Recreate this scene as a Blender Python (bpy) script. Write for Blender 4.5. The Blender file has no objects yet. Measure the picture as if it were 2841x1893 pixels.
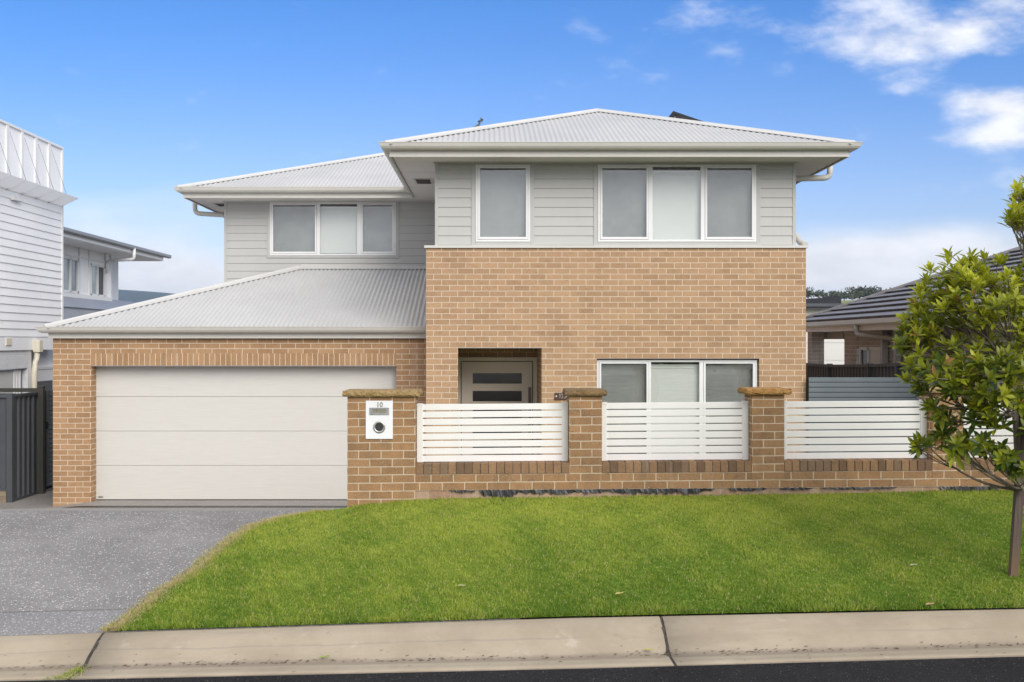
import bpy, math, random
import numpy as np
from mathutils import Vector, Matrix
R = math.radians
random.seed(7); RNG = np.random.default_rng(11)
SC = bpy.context.scene
COL = SC.collection
CAM_Z = 2.5
HAZE = 1.1e-4

# ------------------------------------------------------------------ helpers
class MB:
    """collects faces for ONE mesh object (coordinates in metres, world space unless stated)"""
    def __init__(s): s.v = []; s.f = []; s.m = []; s.sm = []; s.mi = 0
    def vert(s, p): s.v.append(tuple(p)); return len(s.v) - 1
    def face(s, ids, smooth=False): s.f.append(tuple(ids)); s.m.append(s.mi); s.sm.append(smooth)
    def poly(s, pts, smooth=False): s.face([s.vert(p) for p in pts], smooth)
    def box(s, x0, x1, y0, y1, z0, z1):
        b = len(s.v)
        for z in (z0, z1):
            for x, y in ((x0, y0), (x1, y0), (x1, y1), (x0, y1)): s.v.append((x, y, z))
        for q in ((0,3,2,1),(4,5,6,7),(0,1,5,4),(1,2,6,5),(2,3,7,6),(3,0,4,7)): s.face([b+i for i in q])
    def tube(s, pts, rad, n=10, cap=True, smooth=True):
        pts = [Vector(p) for p in pts]
        rr = rad if isinstance(rad, (list, tuple)) else [rad]*len(pts)
        rings = []
        up = Vector((0.13, 0.21, 0.97))
        for i, p in enumerate(pts):
            a = pts[max(i-1, 0)]; c = pts[min(i+1, len(pts)-1)]
            d = (c - a)
            if d.length < 1e-9: d = Vector((0,0,1))
            d.normalize()
            u = d.cross(up)
            if u.length < 1e-3: u = d.cross(Vector((1,0,0)))
            u.normalize(); w = d.cross(u)
            rings.append([s.vert(p + (u*math.cos(2*math.pi*k/n) + w*math.sin(2*math.pi*k/n))*rr[i]) for k in range(n)])
        for a, b in zip(rings, rings[1:]):
            for k in range(n): s.face((a[k], a[(k+1) % n], b[(k+1) % n], b[k]), smooth)
        if cap: s.face(rings[0][::-1]); s.face(rings[-1])
    def sweep(s, prof, path, smooth=False, caps=True):
        """profile [(out, z)] carried along a horizontal polyline; 'out' points right of travel"""
        P = [Vector((p[0], p[1])) for p in path]; rows = []
        for i, p in enumerate(P):
            ns = []
            if i > 0: d = (P[i]-P[i-1]).normalized(); ns.append(Vector((d.y, -d.x)))
            if i < len(P)-1: d = (P[i+1]-P[i]).normalized(); ns.append(Vector((d.y, -d.x)))
            n = ns[0] if len(ns) == 1 else (ns[0]+ns[1])/(1+ns[0].dot(ns[1]))
            rows.append([s.vert((p.x+n.x*o, p.y+n.y*o, z)) for o, z in prof])
        for a, b in zip(rows, rows[1:]):
            for k in range(len(prof)-1): s.face((a[k], b[k], b[k+1], a[k+1]), smooth)
        if caps: s.face(rows[0]); s.face(rows[-1][::-1])
    def build(s, name, mats, parent=None, u0=0., v0=0., bevel=0., solid=0.):
        me = bpy.data.meshes.new(name)
        me.from_pydata(s.v, [], s.f)
        for m in (mats if isinstance(mats, (list, tuple)) else [mats]): me.materials.append(m)
        me.polygons.foreach_set('material_index', s.m)
        me.polygons.foreach_set('use_smooth', s.sm)
        me.update()
        uv = me.uv_layers.new(name='UVMap')
        dat = np.zeros((len(me.loops), 2), dtype=np.float32)
        for p in me.polygons:
            n = p.normal
            ax, ay, az = abs(n.x), abs(n.y), abs(n.z)
            for li in p.loop_indices:
                c = me.vertices[me.loops[li].vertex_index].co
                if ay >= ax and ay >= az: q = (c.x-u0, c.z-v0)
                elif ax >= az: q = (c.y-u0, c.z-v0)
                else: q = (c.x-u0, c.y-v0)
                dat[li] = q
        uv.data.foreach_set('uv', dat.ravel())
        return link(me, name, parent, bevel)

def link(me, name, parent=None, bevel=0.):
    o = bpy.data.objects.new(name, me); COL.objects.link(o)
    if parent is not None:
        o.parent = parent
        t = Vector((0, 0, 0)); q = parent
        while q is not None: t += q.location; q = q.parent
        o.location = -t
    if bevel:
        b = o.modifiers.new('bevel', 'BEVEL'); b.width = bevel; b.segments = 2; b.limit_method = 'ANGLE'
    return o

def tag(o, label=None, cat=None, group=None, kind=None):
    for k, v in (('label', label), ('category', cat), ('group', group), ('kind', kind)):
        if v: o[k] = v
    return o

def empty(name, loc, label, cat, group=None):
    o = bpy.data.objects.new(name, None); COL.objects.link(o); o.location = loc
    o.empty_display_size = .1
    return tag(o, label, cat, group)

# ------------------------------------------------------------------ materials
class NT:
    def __init__(s, tree): s.t = tree; s.n = tree.nodes; s.l = tree.links
    def new(s, typ, **kw):
        n = s.n.new(typ)
        for k, v in kw.items(): setattr(n, k, v)
        return n
    def val(s, inp, v):
        if hasattr(v, 'is_linked') or isinstance(v, bpy.types.NodeSocket): s.l.new(v, inp)
        else:
            if inp.type == 'RGBA' and len(v) == 3: v = (*v, 1)
            inp.default_value = v
    def math(s, op, a, b=None, c=None, clamp=False):
        n = s.new('ShaderNodeMath', operation=op, use_clamp=clamp)
        s.val(n.inputs[0], a)
        if b is not None: s.val(n.inputs[1], b)
        if c is not None: s.val(n.inputs[2], c)
        return n.outputs[0]
    def mix(s, fac, a, b, blend='MIX'):
        n = s.new('ShaderNodeMix', data_type='RGBA', blend_type=blend)
        s.val(n.inputs['Factor'], fac); s.val(n.inputs[6], a); s.val(n.inputs[7], b)
        return n.outputs[2]
    def ramp(s, fac, lo, hi, a=0., b=1., smooth=True):
        n = s.new('ShaderNodeMapRange', interpolation_type='SMOOTHSTEP' if smooth else 'LINEAR')
        s.val(n.inputs[0], fac)
        for i, v in enumerate((lo, hi, a, b)): s.val(n.inputs[i+1], v)
        return n.outputs[0]
    def coord(s, kind='Object', scale=(1,1,1), rot=(0,0,0)):
        t = s.new('ShaderNodeTexCoord'); m = s.new('ShaderNodeMapping')
        m.inputs['Scale'].default_value = scale; m.inputs['Rotation'].default_value = rot
        s.l.new(t.outputs[kind], m.inputs[0]); return m.outputs[0]
    def noise(s, vec, scale, detail=4, rough=.55, out=0):
        n = s.new('ShaderNodeTexNoise'); s.l.new(vec, n.inputs['Vector'])
        n.inputs['Scale'].default_value = scale; n.inputs['Detail'].default_value = detail; n.inputs['Roughness'].default_value = rough
        return n.outputs[out]
    def vor(s, vec, scale, out='Distance', feature='F1', rand=1.):
        n = s.new('ShaderNodeTexVoronoi', feature=feature); s.l.new(vec, n.inputs['Vector'])
        n.inputs['Scale'].default_value = scale; n.inputs['Randomness'].default_value = rand
        return n.outputs[out]
    def bump(s, h, strength=.3, dist=.01):
        n = s.new('ShaderNodeBump'); n.inputs['Strength'].default_value = strength; n.inputs['Distance'].default_value = dist
        s.l.new(h, n.inputs['Height']); return n.outputs[0]

def mat(name):
    m = bpy.data.materials.new(name); m.use_nodes = True
    t = NT(m.node_tree); b = m.node_tree.nodes['Principled BSDF']
    return m, t, b

def paint(name, col, rough=.5, var=.06, scale=1.2, metallic=0., spec=.5, dirt=0., dirtcol=(.2,.16,.1), grain=0.):
    """painted / coated surface with slight tonal variation, optional weather streaks and grain"""
    m, t, b = mat(name)
    c = t.coord('Object')
    n = t.noise(c, scale, 6, .6)
    dark = tuple(x*(1-var) for x in col); lite = tuple(min(x*(1+var), .95) for x in col)
    k = t.mix(t.ramp(n, .3, .7), dark, lite)
    if dirt:
        c2 = t.coord('Object', scale=(9, 9, .7))
        d = t.ramp(t.noise(c2, 1.3, 5, .7), .52, .8, 0, dirt)
        d2 = t.ramp(t.noise(c, 22, 4, .7), .62, .8, 0, dirt*.6)
        k = t.mix(t.math('ADD', d, d2, clamp=True), k, dirtcol)
    t.val(b.inputs['Base Color'], k)
    t.val(b.inputs['Roughness'], t.ramp(n, .2, .8, rough*.85, min(1, rough*1.15)))
    b.inputs['Metallic'].default_value = metallic
    b.inputs['Specular IOR Level'].default_value = spec
    if grain:
        h = t.noise(c, 160, 3, .7); t.val(b.inputs['Normal'], t.bump(h, grain, .004))
    return m

def brick(name, c1, c2, mortar, bw=.2393, rh=.0843, joint=.0053, offset=.5, warm=(.2,.1,.03), stain=0.):
    m, t, b = mat(name)
    uv = t.coord('UV'); ob = t.coord('Object')
    # slightly wandering joints
    w = t.new('ShaderNodeVectorMath', operation='SCALE'); w.inputs[3].default_value = .006
    nv = t.new('ShaderNodeVectorMath', operation='SUBTRACT'); nv.inputs[1].default_value = (.5,.5,.5)
    t.l.new(t.noise(ob, 6, 3, .6, 1), nv.inputs[0]); t.l.new(nv.outputs[0], w.inputs[0])
    ad = t.new('ShaderNodeVectorMath', operation='ADD'); t.l.new(uv, ad.inputs[0]); t.l.new(w.outputs[0], ad.inputs[1])
    n = t.new('ShaderNodeTexBrick', offset=offset, offset_frequency=2)
    t.l.new(ad.outputs[0], n.inputs['Vector'])
    n.inputs['Scale'].default_value = 1; n.inputs['Mortar Size'].default_value = joint; n.inputs['Mortar Smooth'].default_value = .25
    n.inputs['Bias'].default_value = -.05; n.inputs['Brick Width'].default_value = bw; n.inputs['Row Height'].default_value = rh
    t.val(n.inputs['Color1'], (0,0,0)); t.val(n.inputs['Color2'], (1,1,1)); t.val(n.inputs['Mortar'], (.5,.5,.5))
    per = n.outputs['Color']; fac = n.outputs['Fac']
    k = t.mix(per, c1, c2)
    patch = t.ramp(t.noise(ob, 3.1, 4, .6), .35, .7, 0, .35)
    k = t.mix(patch, k, warm)
    k = t.mix(t.ramp(t.noise(ob, 60, 4, .75), .3, .75, 0, .3), k, tuple(x*1.35 for x in c1))
    # iron specks and pale grits
    sp = t.ramp(t.vor(ob, 75), .22, .3, 1, 0)
    sel = t.ramp(t.noise(ob, 17, 3, .6), .47, .58)
    k = t.mix(t.math('MULTIPLY', t.math('MULTIPLY', sp, sel), .75), k, (.035,.022,.015))
    sp2 = t.ramp(t.vor(ob, 52), .16, .22, 1, 0)
    sel2 = t.ramp(t.noise(ob, 11, 3, .6), .54, .62)
    k = t.mix(t.math('MULTIPLY', t.math('MULTIPLY', sp2, sel2), .6), k, (.75,.62,.42))
    mo = t.mix(t.ramp(t.noise(ob, 4, 4, .7), .35, .75, 0, .4), mortar, tuple(x*.78 for x in mortar))
    k = t.mix(fac, k, mo)
    if stain:
        z = t.new('ShaderNodeSeparateXYZ'); t.l.new(ob, z.inputs[0])
        d = t.ramp(t.noise(ob, 5.5, 5, .7), .45, .75, 0, stain)
        k = t.mix(d, k, (.05,.045,.035))
    ws = t.coord('Object', scale=(7, 7, .35))
    k = t.mix(t.ramp(t.noise(ws, 1, 4, .6), .60, .80, 0, .22), k, (.72,.63,.54))
    k = t.mix(t.ramp(t.noise(ob, 1.3, 5, .7), .52, .75, 0, .22), k, tuple(x*.55 for x in c2))
    t.val(b.inputs['Base Color'], k)
    b.inputs['Roughness'].default_value = .9; b.inputs['Specular IOR Level'].default_value = .2
    h = t.math('SUBTRACT', t.math('MULTIPLY', t.noise(ob, 70, 4, .7), .35), fac)
    t.val(b.inputs['Normal'], t.bump(h, .55, .006))
    return m

M = {}
M['cap_paint'] = paint('ridge_cap_paint', (.57,.562,.54), .6, .03, 1, spec=.3, dirt=.05)
M['cream_roof'] = paint('roof_sheet_paint', (.505,.502,.492), .6, .04, .8, spec=.3, dirt=.06)
M['cream'] = paint('cream_metal_paint', (.62,.60,.55), .42, .03, 1, dirt=.16, dirtcol=(.3,.25,.18))
M['trim'] = paint('cream_trim_paint', (.60,.595,.56), .5, .03, 1.4, dirt=.12)
M['soffit'] = paint('soffit_sheet_paint', (.75,.71,.68), .7, .04, 1.5, dirt=.1)
M['board'] = paint('pale_grey_weatherboard', (.475,.475,.455), .55, .035, 1.1, dirt=.14, dirtcol=(.34,.27,.2))
M['white'] = paint('white_window_aluminium', (.78,.78,.78), .3, .02, 2, dirt=.05)
M['slat_white'] = paint('white_slat_powdercoat', (.80,.79,.765), .35, .02, 1.2, dirt=.05)
M['seal_and_backing'] = paint('black_seal_and_backing', (.02,.02,.02), .6)
M['dark_metal'] = paint('charcoal_fence_steel', (.078,.085,.094), .55, .08, 1.5, spec=.3)
M['grey_slat'] = paint('blue_grey_slat_paint', (.145,.17,.19), .4, .05, 1.5)
M['bronze_rail'] = paint('dark_bronze_rail', (.07,.068,.058), .4, .05, 1.5)
M['nb_white'] = paint('white_house_paint', (.88,.885,.895), .6, .03, .8, dirt=.07)
M['nb_trim'] = paint('white_trim_paint', (.78,.78,.78), .55, .02, .8)
M['nb_grey'] = paint('grey_wall_sheet', (.32,.34,.39), .5, .05, .7, dirt=.1)
M['nb_gutter'] = paint('grey_gutter_metal', (.27,.28,.30), .4, .05, .7)
M['cream_pipe'] = paint('aged_cream_pipe', (.68,.63,.51), .45, .04, 3, dirt=.12)
M['door_paint'] = paint('taupe_door_paint', (.76,.68,.61), .45, .03, 1.2)
M['dark_lintel'] = paint('galvanised_lintel', (.22,.21,.2), .5, .1, 3)
M['handle'] = paint('brown_metal_handle', (.12,.10,.085), .35, .05, 3, metallic=.6)
M['steel'] = paint('brushed_steel', (.55,.54,.52), .32, .05, 8, metallic=.85)
M['letter_white'] = paint('letterbox_white_enamel', (.80,.81,.83), .3, .02, 4, dirt=.06)
M['dark_hole'] = paint('dark_letterbox_cavity', (.03,.03,.03), .7)
M['card'] = paint('weathered_flap_metal', (.22,.20,.15), .5, .3, 30)
M['plaque'] = paint('brown_timber_plaque', (.075,.033,.022), .5, .2, 8)
M['lettering'] = paint('pale_lettering', (.75,.72,.66), .6)
M['drain'] = paint('dark_drain_grate', (.025,.025,.027), .5, .1, 4)
M['vent_dark'] = paint('brown_vent_mesh', (.05,.035,.03), .7)
M['membrane'] = paint('black_plastic_membrane', (.028,.028,.03), .35, .4, 9, grain=.4)
M['joint_dirt'] = paint('joint_dirt', (.055,.045,.035), .95, .4, 20)
M['rubble'] = paint('broken_pale_bricks', (.36,.25,.18), .9, .4, 6, dirt=.3, dirtcol=(.62,.55,.48), grain=.4)
M['tile_white'] = paint('white_panel_sheet', (.74,.73,.70), .6, .02, .8)
M['solar'] = paint('dark_panel_glass', (.02,.022,.026), .5, .1, 2, spec=.2)

TAN1, TAN2 = (.45,.288,.172), (.33,.208,.122)
MORT = (.72,.595,.45)
M['brick'] = brick('tan_house_brick', TAN1, TAN2, MORT, warm=(.51,.335,.205))
M['brick_g'] = brick('tan_garage_brick', (.41,.25,.138), (.29,.172,.092), MORT, rh=.0838, warm=(.46,.29,.16))
M['brick_s'] = brick('tan_soldier_brick', (.43,.265,.15), (.32,.195,.105), MORT, bw=.6, rh=.0853, offset=0)
M['brick_f'] = brick('brown_fence_brick', (.345,.205,.107), (.225,.133,.073), (.58,.475,.35), bw=.24, rh=.0861, joint=.0058, warm=(.42,.23,.10), stain=.3)
M['brick_e'] = brick('brown_edge_brick', (.27,.165,.095), (.175,.11,.07), (.2,.17,.13), bw=.6, rh=.0845, joint=.004, offset=0, warm=(.3,.17,.09), stain=.45)
M['edge_bricks'] = [brick('edge_brick_tone_%s' % q, c, tuple(x*.85 for x in c), (.2,.15,.1), bw=50., rh=50., joint=.0, warm=tuple(x*1.1 for x in c), stain=.4) for q, c in (('warm',(.30,.18,.10)),('mid',(.25,.15,.085)),('dark',(.17,.105,.065)),('dull',(.21,.14,.09)))]
M['mortar_dark'] = paint('weathered_mortar', (.16,.13,.10), .95, .3, 12, grain=.4)
M['brick_d'] = brick('dark_brown_brick', (.46,.415,.385), (.34,.305,.28), (.72,.66,.60), bw=.24, rh=.086, warm=(.43,.39,.36))
M['brick_w'] = brick('white_painted_brick', (.66,.67,.69), (.63,.64,.66), (.70,.71,.73), bw=.24, rh=.086, warm=(.66,.67,.69))

def m_garage():
    m, t, b = mat('garage_door_woodgrain')
    c = t.coord('Object', scale=(1.2, 1, 55)); c2 = t.coord('Object')
    g = t.noise(c, 3, 6, .7)
    k = t.mix(t.ramp(g, .3, .7), (.595,.575,.53), (.655,.635,.59))
    k = t.mix(t.ramp(t.noise(c2, .7, 3, .6), .4, .7, 0, .25), k, (.61,.60,.57))
    t.val(b.inputs['Base Color'], k); b.inputs['Roughness'].default_value = .42
    t.val(b.inputs['Normal'], t.bump(g, .45, .003))
    return m
M['garage'] = m_garage()

def m_glass(name, tint=1., wob=.0, rough=.02):
    m, t, b = mat(name)
    t.n.remove(b)
    out = t.n['Material Output']
    tr = t.new('ShaderNodeBsdfTransparent'); tr.inputs[0].default_value = (.93*tint,.95*tint,.94*tint,1)
    gl = t.new('ShaderNodeBsdfGlossy'); gl.inputs['Roughness'].default_value = rough
    lw = t.new('ShaderNodeLayerWeight'); lw.inputs[0].default_value = .5; frv = t.math('ADD', .18, t.math('MULTIPLY', t.math('POWER', lw.outputs['Facing'], 5.), .9))
    c = t.coord('Object')
    nrm = t.bump(t.noise(c, 2.2, 2, .5), .08, .02)
    t.l.new(nrm, gl.inputs['Normal']); 
    mx = t.new('ShaderNodeMixShader'); t.l.new(frv, mx.inputs[0]); t.l.new(tr.outputs[0], mx.inputs[1]); t.l.new(gl.outputs[0], mx.inputs[2])
    t.l.new(mx.outputs[0], out.inputs['Surface'])
    return m
def m_opal():
    m, t, b = mat('opal_white_sheet'); b.inputs['Base Color'].default_value = (.8,.8,.8,1); b.inputs['Roughness'].default_value = .4
    tr = t.new('ShaderNodeBsdfTranslucent'); tr.inputs[0].default_value = (.85,.86,.87,1); mx = t.new('ShaderNodeMixShader'); mx.inputs[0].default_value = .75
    t.l.new(b.outputs[0], mx.inputs[1]); t.l.new(tr.outputs[0], mx.inputs[2]); t.l.new(mx.outputs[0], t.n['Material Output'].inputs['Surface']); return m
M['opal'] = m_opal()
M['glass'] = m_glass('window_glass', rough=.03)
M['dark_glass'] = paint('dark_tinted_glass', (.028,.03,.033), .12, .15, 3, spec=.8)

def m_screen(name, op=.5, col=(.07,.072,.075)):
    m, t, b = mat(name)
    out = t.n['Material Output']
    b.inputs['Base Color'].default_value = (*col, 1); b.inputs['Roughness'].default_value = .7
    tr = t.new('ShaderNodeBsdfTransparent')
    mx = t.new('ShaderNodeMixShader'); 
    c = t.coord('Object')
    f = t.ramp(t.noise(c, 2.4, 4, .6), .3, .7, op*.9, op*1.1)
    t.l.new(f, mx.inputs[0]); t.l.new(tr.outputs[0], mx.inputs[1]); t.l.new(b.outputs[0], mx.inputs[2])
    t.l.new(mx.outputs[0], out.inputs['Surface'])
    return m
M['screen'] = m_screen('insect_screen_mesh', .44)
def m_dew(name):
    m, t, b = mat(name)
    out = t.n['Material Output']
    b.inputs['Base Color'].default_value = (.7,.72,.72,1); b.inputs['Roughness'].default_value = .8
    tr = t.new('ShaderNodeBsdfTransparent'); mx = t.new('ShaderNodeMixShader')
    c = t.coord('Object'); c2 = t.coord('Object', scale=(1,1,.6))
    z = t.new('ShaderNodeSeparateXYZ'); t.l.new(c, z.inputs[0])
    band = t.ramp(z.outputs[2], 4.62, 5.0)
    dr = t.ramp(t.noise(c, 150, 2, .6), .35, .75)
    f = t.math('MULTIPLY', t.math('MULTIPLY', band, dr), .28)
    t.l.new(f, mx.inputs[0]); t.l.new(tr.outputs[0], mx.inputs[1]); t.l.new(b.outputs[0], mx.inputs[2])
    t.l.new(mx.outputs[0], out.inputs['Surface'])
    return m
M['dew'] = m_dew('glass_condensation')
M['blind'] = paint('off_white_roller_blind', (.80,.81,.78), .85, .03, .9)
M['blind_grey'] = paint('grey_roller_blind', (.55,.56,.55), .85, .03, .9)

def m_ground(name, kind):
    m, t, b = mat(name)
    c = t.coord('Object')
    if kind == 'grass':
        n = t.noise(c, 1.1, 5, .6); n2 = t.noise(c, 9, 5, .7); n3 = t.noise(c, 90, 3, .7)
        k = t.mix(t.ramp(n, .3, .7), (.15,.25,.03), (.245,.325,.05))
        k = t.mix(t.ramp(n2, .35, .75, 0, .6), k, (.09,.16,.02))
        k = t.mix(t.ramp(n3, .5, .8, 0, .5), k, (.17,.16,.06))
        b.inputs['Roughness'].default_value = 1; b.inputs['Specular IOR Level'].default_value = .1
        h = t.noise(c, 60, 4, .8); t.val(b.inputs['Normal'], t.bump(h, .8, .02))
    elif kind == 'asphalt':
        n = t.noise(c, 1.4, 4, .6)
        k = t.mix(t.ramp(n, .3, .7), (.017,.0165,.0175), (.025,.024,.025))
        v = t.vor(c, 95, 'Color'); vs = t.new('ShaderNodeSeparateColor'); t.l.new(v, vs.inputs[0])
        k = t.mix(t.ramp(vs.outputs[0], .55, 1, 0, .55), k, (.045,.043,.044))
        d = t.vor(c, 95)
        k = t.mix(t.math('MULTIPLY', t.ramp(vs.outputs[1], .975, .98), t.ramp(d, .3, .4, 1, 0)), k, (.24,.225,.21))
        b.inputs['Roughness'].default_value = .9; b.inputs['Specular IOR Level'].default_value = .15
        t.val(b.inputs['Normal'], t.bump(t.math('MULTIPLY', d, -1.), .8, .012))
    elif kind == 'drive':
        n = t.noise(c, .9, 5, .65); cs = t.coord('Object', scale=(.45, 1.6, 1)); n2 = t.noise(cs, 2.2, 5, .7)
        k = t.mix(t.ramp(n, .3, .7), (.225,.208,.196), (.32,.30,.28))
        k = t.mix(t.ramp(n2, .5, .78, 0, .5), k, (.15,.12,.11))
        k = t.mix(t.ramp(t.noise(c, 110, 3, .7), .35, .7, 0, .65), k, (.11,.115,.125))
        v = t.vor(c, 60, 'Color'); vs = t.new('ShaderNodeSeparateColor'); t.l.new(v, vs.inputs[0]); d = t.vor(c, 60)
        z = t.new('ShaderNodeSeparateXYZ'); t.l.new(c, z.inputs[0])
        near = t.ramp(z.outputs[1], 8.62, 8.66, 1, 0)
        thr = t.math('SUBTRACT', .80, t.math('MULTIPLY', near, .22))
        pick = t.math('GREATER_THAN', vs.outputs[0], thr)
        k = t.mix(t.math('MULTIPLY', pick, t.ramp(d, .28, .46, 1., 0)), k, (.64,.615,.58))
        pick2 = t.math('LESS_THAN', vs.outputs[1], t.math('ADD', .22, t.math('MULTIPLY', near, .2)))
        k = t.mix(t.math('MULTIPLY', pick2, t.ramp(d, .25, .45, .7, 0)), k, (.06,.06,.065))
        k = t.mix(t.math('MULTIPLY', near, .3), k, (.2,.205,.22))
        # pale smooth apron beyond the crest
        far = t.ramp(z.outputs[1], 11.3, 11.9)
        k = t.mix(t.math('MULTIPLY', far, .45), k, (.36,.33,.30))
        ln = t.math('MULTIPLY', t.ramp(t.math('ABSOLUTE', t.math('SUBTRACT', z.outputs[1], 8.64)), .004, .012, 1, 0), .6)
        k = t.mix(ln, k, (.06,.05,.04))
        b.inputs['Roughness'].default_value = .85
        t.val(b.inputs['Normal'], t.bump(t.math('MULTIPLY', d, -1.), .5, .008))
    elif kind == 'kerb':
        n = t.noise(c, 1.6, 5, .65); cs = t.coord('Object', scale=(.35, 2.2, 2.2)); n2 = t.noise(cs, 2.6, 5, .7)
        k = t.mix(t.ramp(n, .3, .7), (.32,.265,.19), (.395,.332,.245))
        k = t.mix(t.ramp(n2, .48, .75, 0, .6), k, (.29,.235,.175)); k = t.mix(t.ramp(t.noise(c, 7, 5, .75), .58, .72, 0, .45), k, (.25,.2,.15)); k = t.mix(t.ramp(t.noise(c, 3.1, 4, .7), .6, .75, 0, .4), k, (.55,.48,.39))
        k = t.mix(t.ramp(t.noise(c, 60, 4, .75), .55, .8, 0, .35), k, (.27,.22,.17))
        y = t.new('ShaderNodeSeparateXYZ'); t.l.new(c, y.inputs[0])
        yy = t.math('ADD', y.outputs[1], t.math('MULTIPLY', t.math('SUBTRACT', n, .5), .08))
        inv = t.ramp(t.math('ABSOLUTE', t.math('SUBTRACT', yy, 7.765)), .01, .07, .6, 0)
        k = t.mix(inv, k, (.19,.15,.115))
        lip = t.ramp(yy, 7.5, 7.54, .55, 0)
        k = t.mix(lip, k, (.12,.10,.085))
        sc = t.ramp(t.math('ABSOLUTE', t.math('SUBTRACT', yy, 7.96)), .002, .012, .3, 0)
        k = t.mix(t.math('MULTIPLY', sc, t.ramp(t.noise(c, .8, 2), .45, .55)), k, (.2,.18,.16))
        b.inputs['Roughness'].default_value = .9
        t.val(b.inputs['Normal'], t.bump(t.noise(c, 90, 4, .7), .25, .006))
    elif kind == 'dirt':
        k = t.mix(t.ramp(t.noise(c, 3, 5, .7), .3, .7), (.10,.075,.05), (.17,.13,.085)); b.inputs['Roughness'].default_value = 1
    elif kind == 'plain':
        k = t.mix(t.ramp(t.noise(c, .06, 6, .7), .35, .65), (.20,.19,.16), (.27,.255,.225)); b.inputs['Roughness'].default_value = 1
    elif kind == 'field':
        k = t.mix(t.ramp(t.noise(c, .02, 6, .7), .35, .65), (.15,.19,.05), (.21,.23,.07)); b.inputs['Roughness'].default_value = 1
    elif kind == 'mount':
        k = t.mix(t.ramp(t.noise(c, .004, 8, .7), .35, .65), (.022,.045,.045), (.035,.06,.055)); b.inputs['Roughness'].default_value = 1  # blue of the distant haze mixed into the forest green
    elif kind.startswith('stone'):
        A, B = {'stone': ((.26,.165,.06),(.40,.285,.135)), 'stone_dark': ((.13,.085,.04),(.26,.165,.07)), 'stone_orange': ((.33,.165,.045),(.46,.26,.085))}[kind]
        n = t.noise(c, 5, 6, .7); n2 = t.noise(c, 30, 4, .7)
        k = t.mix(t.ramp(n, .3, .7), A, B)
        k = t.mix(t.ramp(n2, .5, .75, 0, .6), k, (.09,.06,.035))
        k = t.mix(t.ramp(t.noise(c, 8, 3, .6), .55, .7, 0, .6), k, (.11,.085,.06))
        b.inputs['Roughness'].default_value = .95
        t.val(b.inputs['Normal'], t.bump(t.math('ADD', n, n2), .9, .02))
    elif kind == 'bark':
        cs = t.coord('Object', scale=(30, 30, 3)); n = t.noise(cs, 1, 5, .7)
        k = t.mix(t.ramp(n, .3, .7), (.11,.09,.07), (.26,.22,.17)); b.inputs['Roughness'].default_value = .9
        t.val(b.inputs['Normal'], t.bump(n, .6, .006))
    elif kind == 'stake':
        cs = t.coord('Object', scale=(40, 40, 1.6)); n = t.noise(cs, 1, 6, .7)
        k = t.mix(t.ramp(n, .3, .7), (.06,.045,.037), (.125,.093,.074))
        z = t.new('ShaderNodeSeparateXYZ'); t.l.new(c, z.inputs[0])
        k = t.mix(t.ramp(z.outputs[2], .6, 1.0, .6, 0), k, (.17,.105,.05))
        b.inputs['Roughness'].default_value = .85; t.val(b.inputs['Normal'], t.bump(n, .5, .006))
    elif kind == 'timber':
        cs = t.coord('Object', scale=(3, 3, 30)); n = t.noise(cs, 1, 5, .7)
        k = t.mix(t.ramp(n, .3, .7), (.2,.16,.11), (.32,.26,.18)); b.inputs['Roughness'].default_value = .9
    elif kind == 'tile':
        n = t.noise(c, 3, 5, .7)
        k = t.mix(t.ramp(n, .3, .7), (.20,.19,.193), (.27,.26,.265)); b.inputs['Roughness'].default_value = .6
        t.val(b.inputs['Normal'], t.bump(t.noise(c, 60, 3, .7), .2, .005))
    t.val(b.inputs['Base Color'], k)
    return m
for k in ('grass','asphalt','drive','kerb','dirt','plain','field','mount','stone','stone_dark','stone_orange','bark','stake','timber','tile'):
    M['g_'+k] = m_ground(k+'_surface', k)

def m_leaf(name, c1, c2, c3, attr=True, trans=.35, rough=.4):
    m, t, b = mat(name)
    a = t.new('ShaderNodeAttribute', attribute_name='tone')
    n = t.new('ShaderNodeSeparateColor'); t.l.new(a.outputs['Color'], n.inputs[0])
    k = t.mix(t.ramp(n.outputs[0], 0, 1, smooth=False), c1, c2)
    k = t.mix(t.math('GREATER_THAN', n.outputs[1], .5), k, c3)
    t.val(b.inputs['Base Color'], k)
    b.inputs['Roughness'].default_value = rough; b.inputs['Specular IOR Level'].default_value = .4
    tr = t.new('ShaderNodeBsdfTranslucent'); t.l.new(k, tr.inputs[0])
    mx = t.new('ShaderNodeMixShader'); mx.inputs[0].default_value = trans
    t.l.new(b.outputs[0], mx.inputs[1]); t.l.new(tr.outputs[0], mx.inputs[2]); t.l.new(mx.outputs[0], t.n['Material Output'].inputs['Surface'])
    return m
M['blade'] = m_leaf('grass_blades', (.15,.27,.026), (.52,.575,.10), (.62,.52,.28), trans=.5, rough=.6)
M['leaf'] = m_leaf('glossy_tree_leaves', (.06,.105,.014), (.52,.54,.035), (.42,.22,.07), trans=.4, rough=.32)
M['far_leaf'] = m_leaf('eucalypt_foliage', (.05,.062,.042), (.11,.125,.08), (.06,.07,.035), trans=.15, rough=.7)  # lightened and greyed to suggest haze over the far hill

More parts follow.
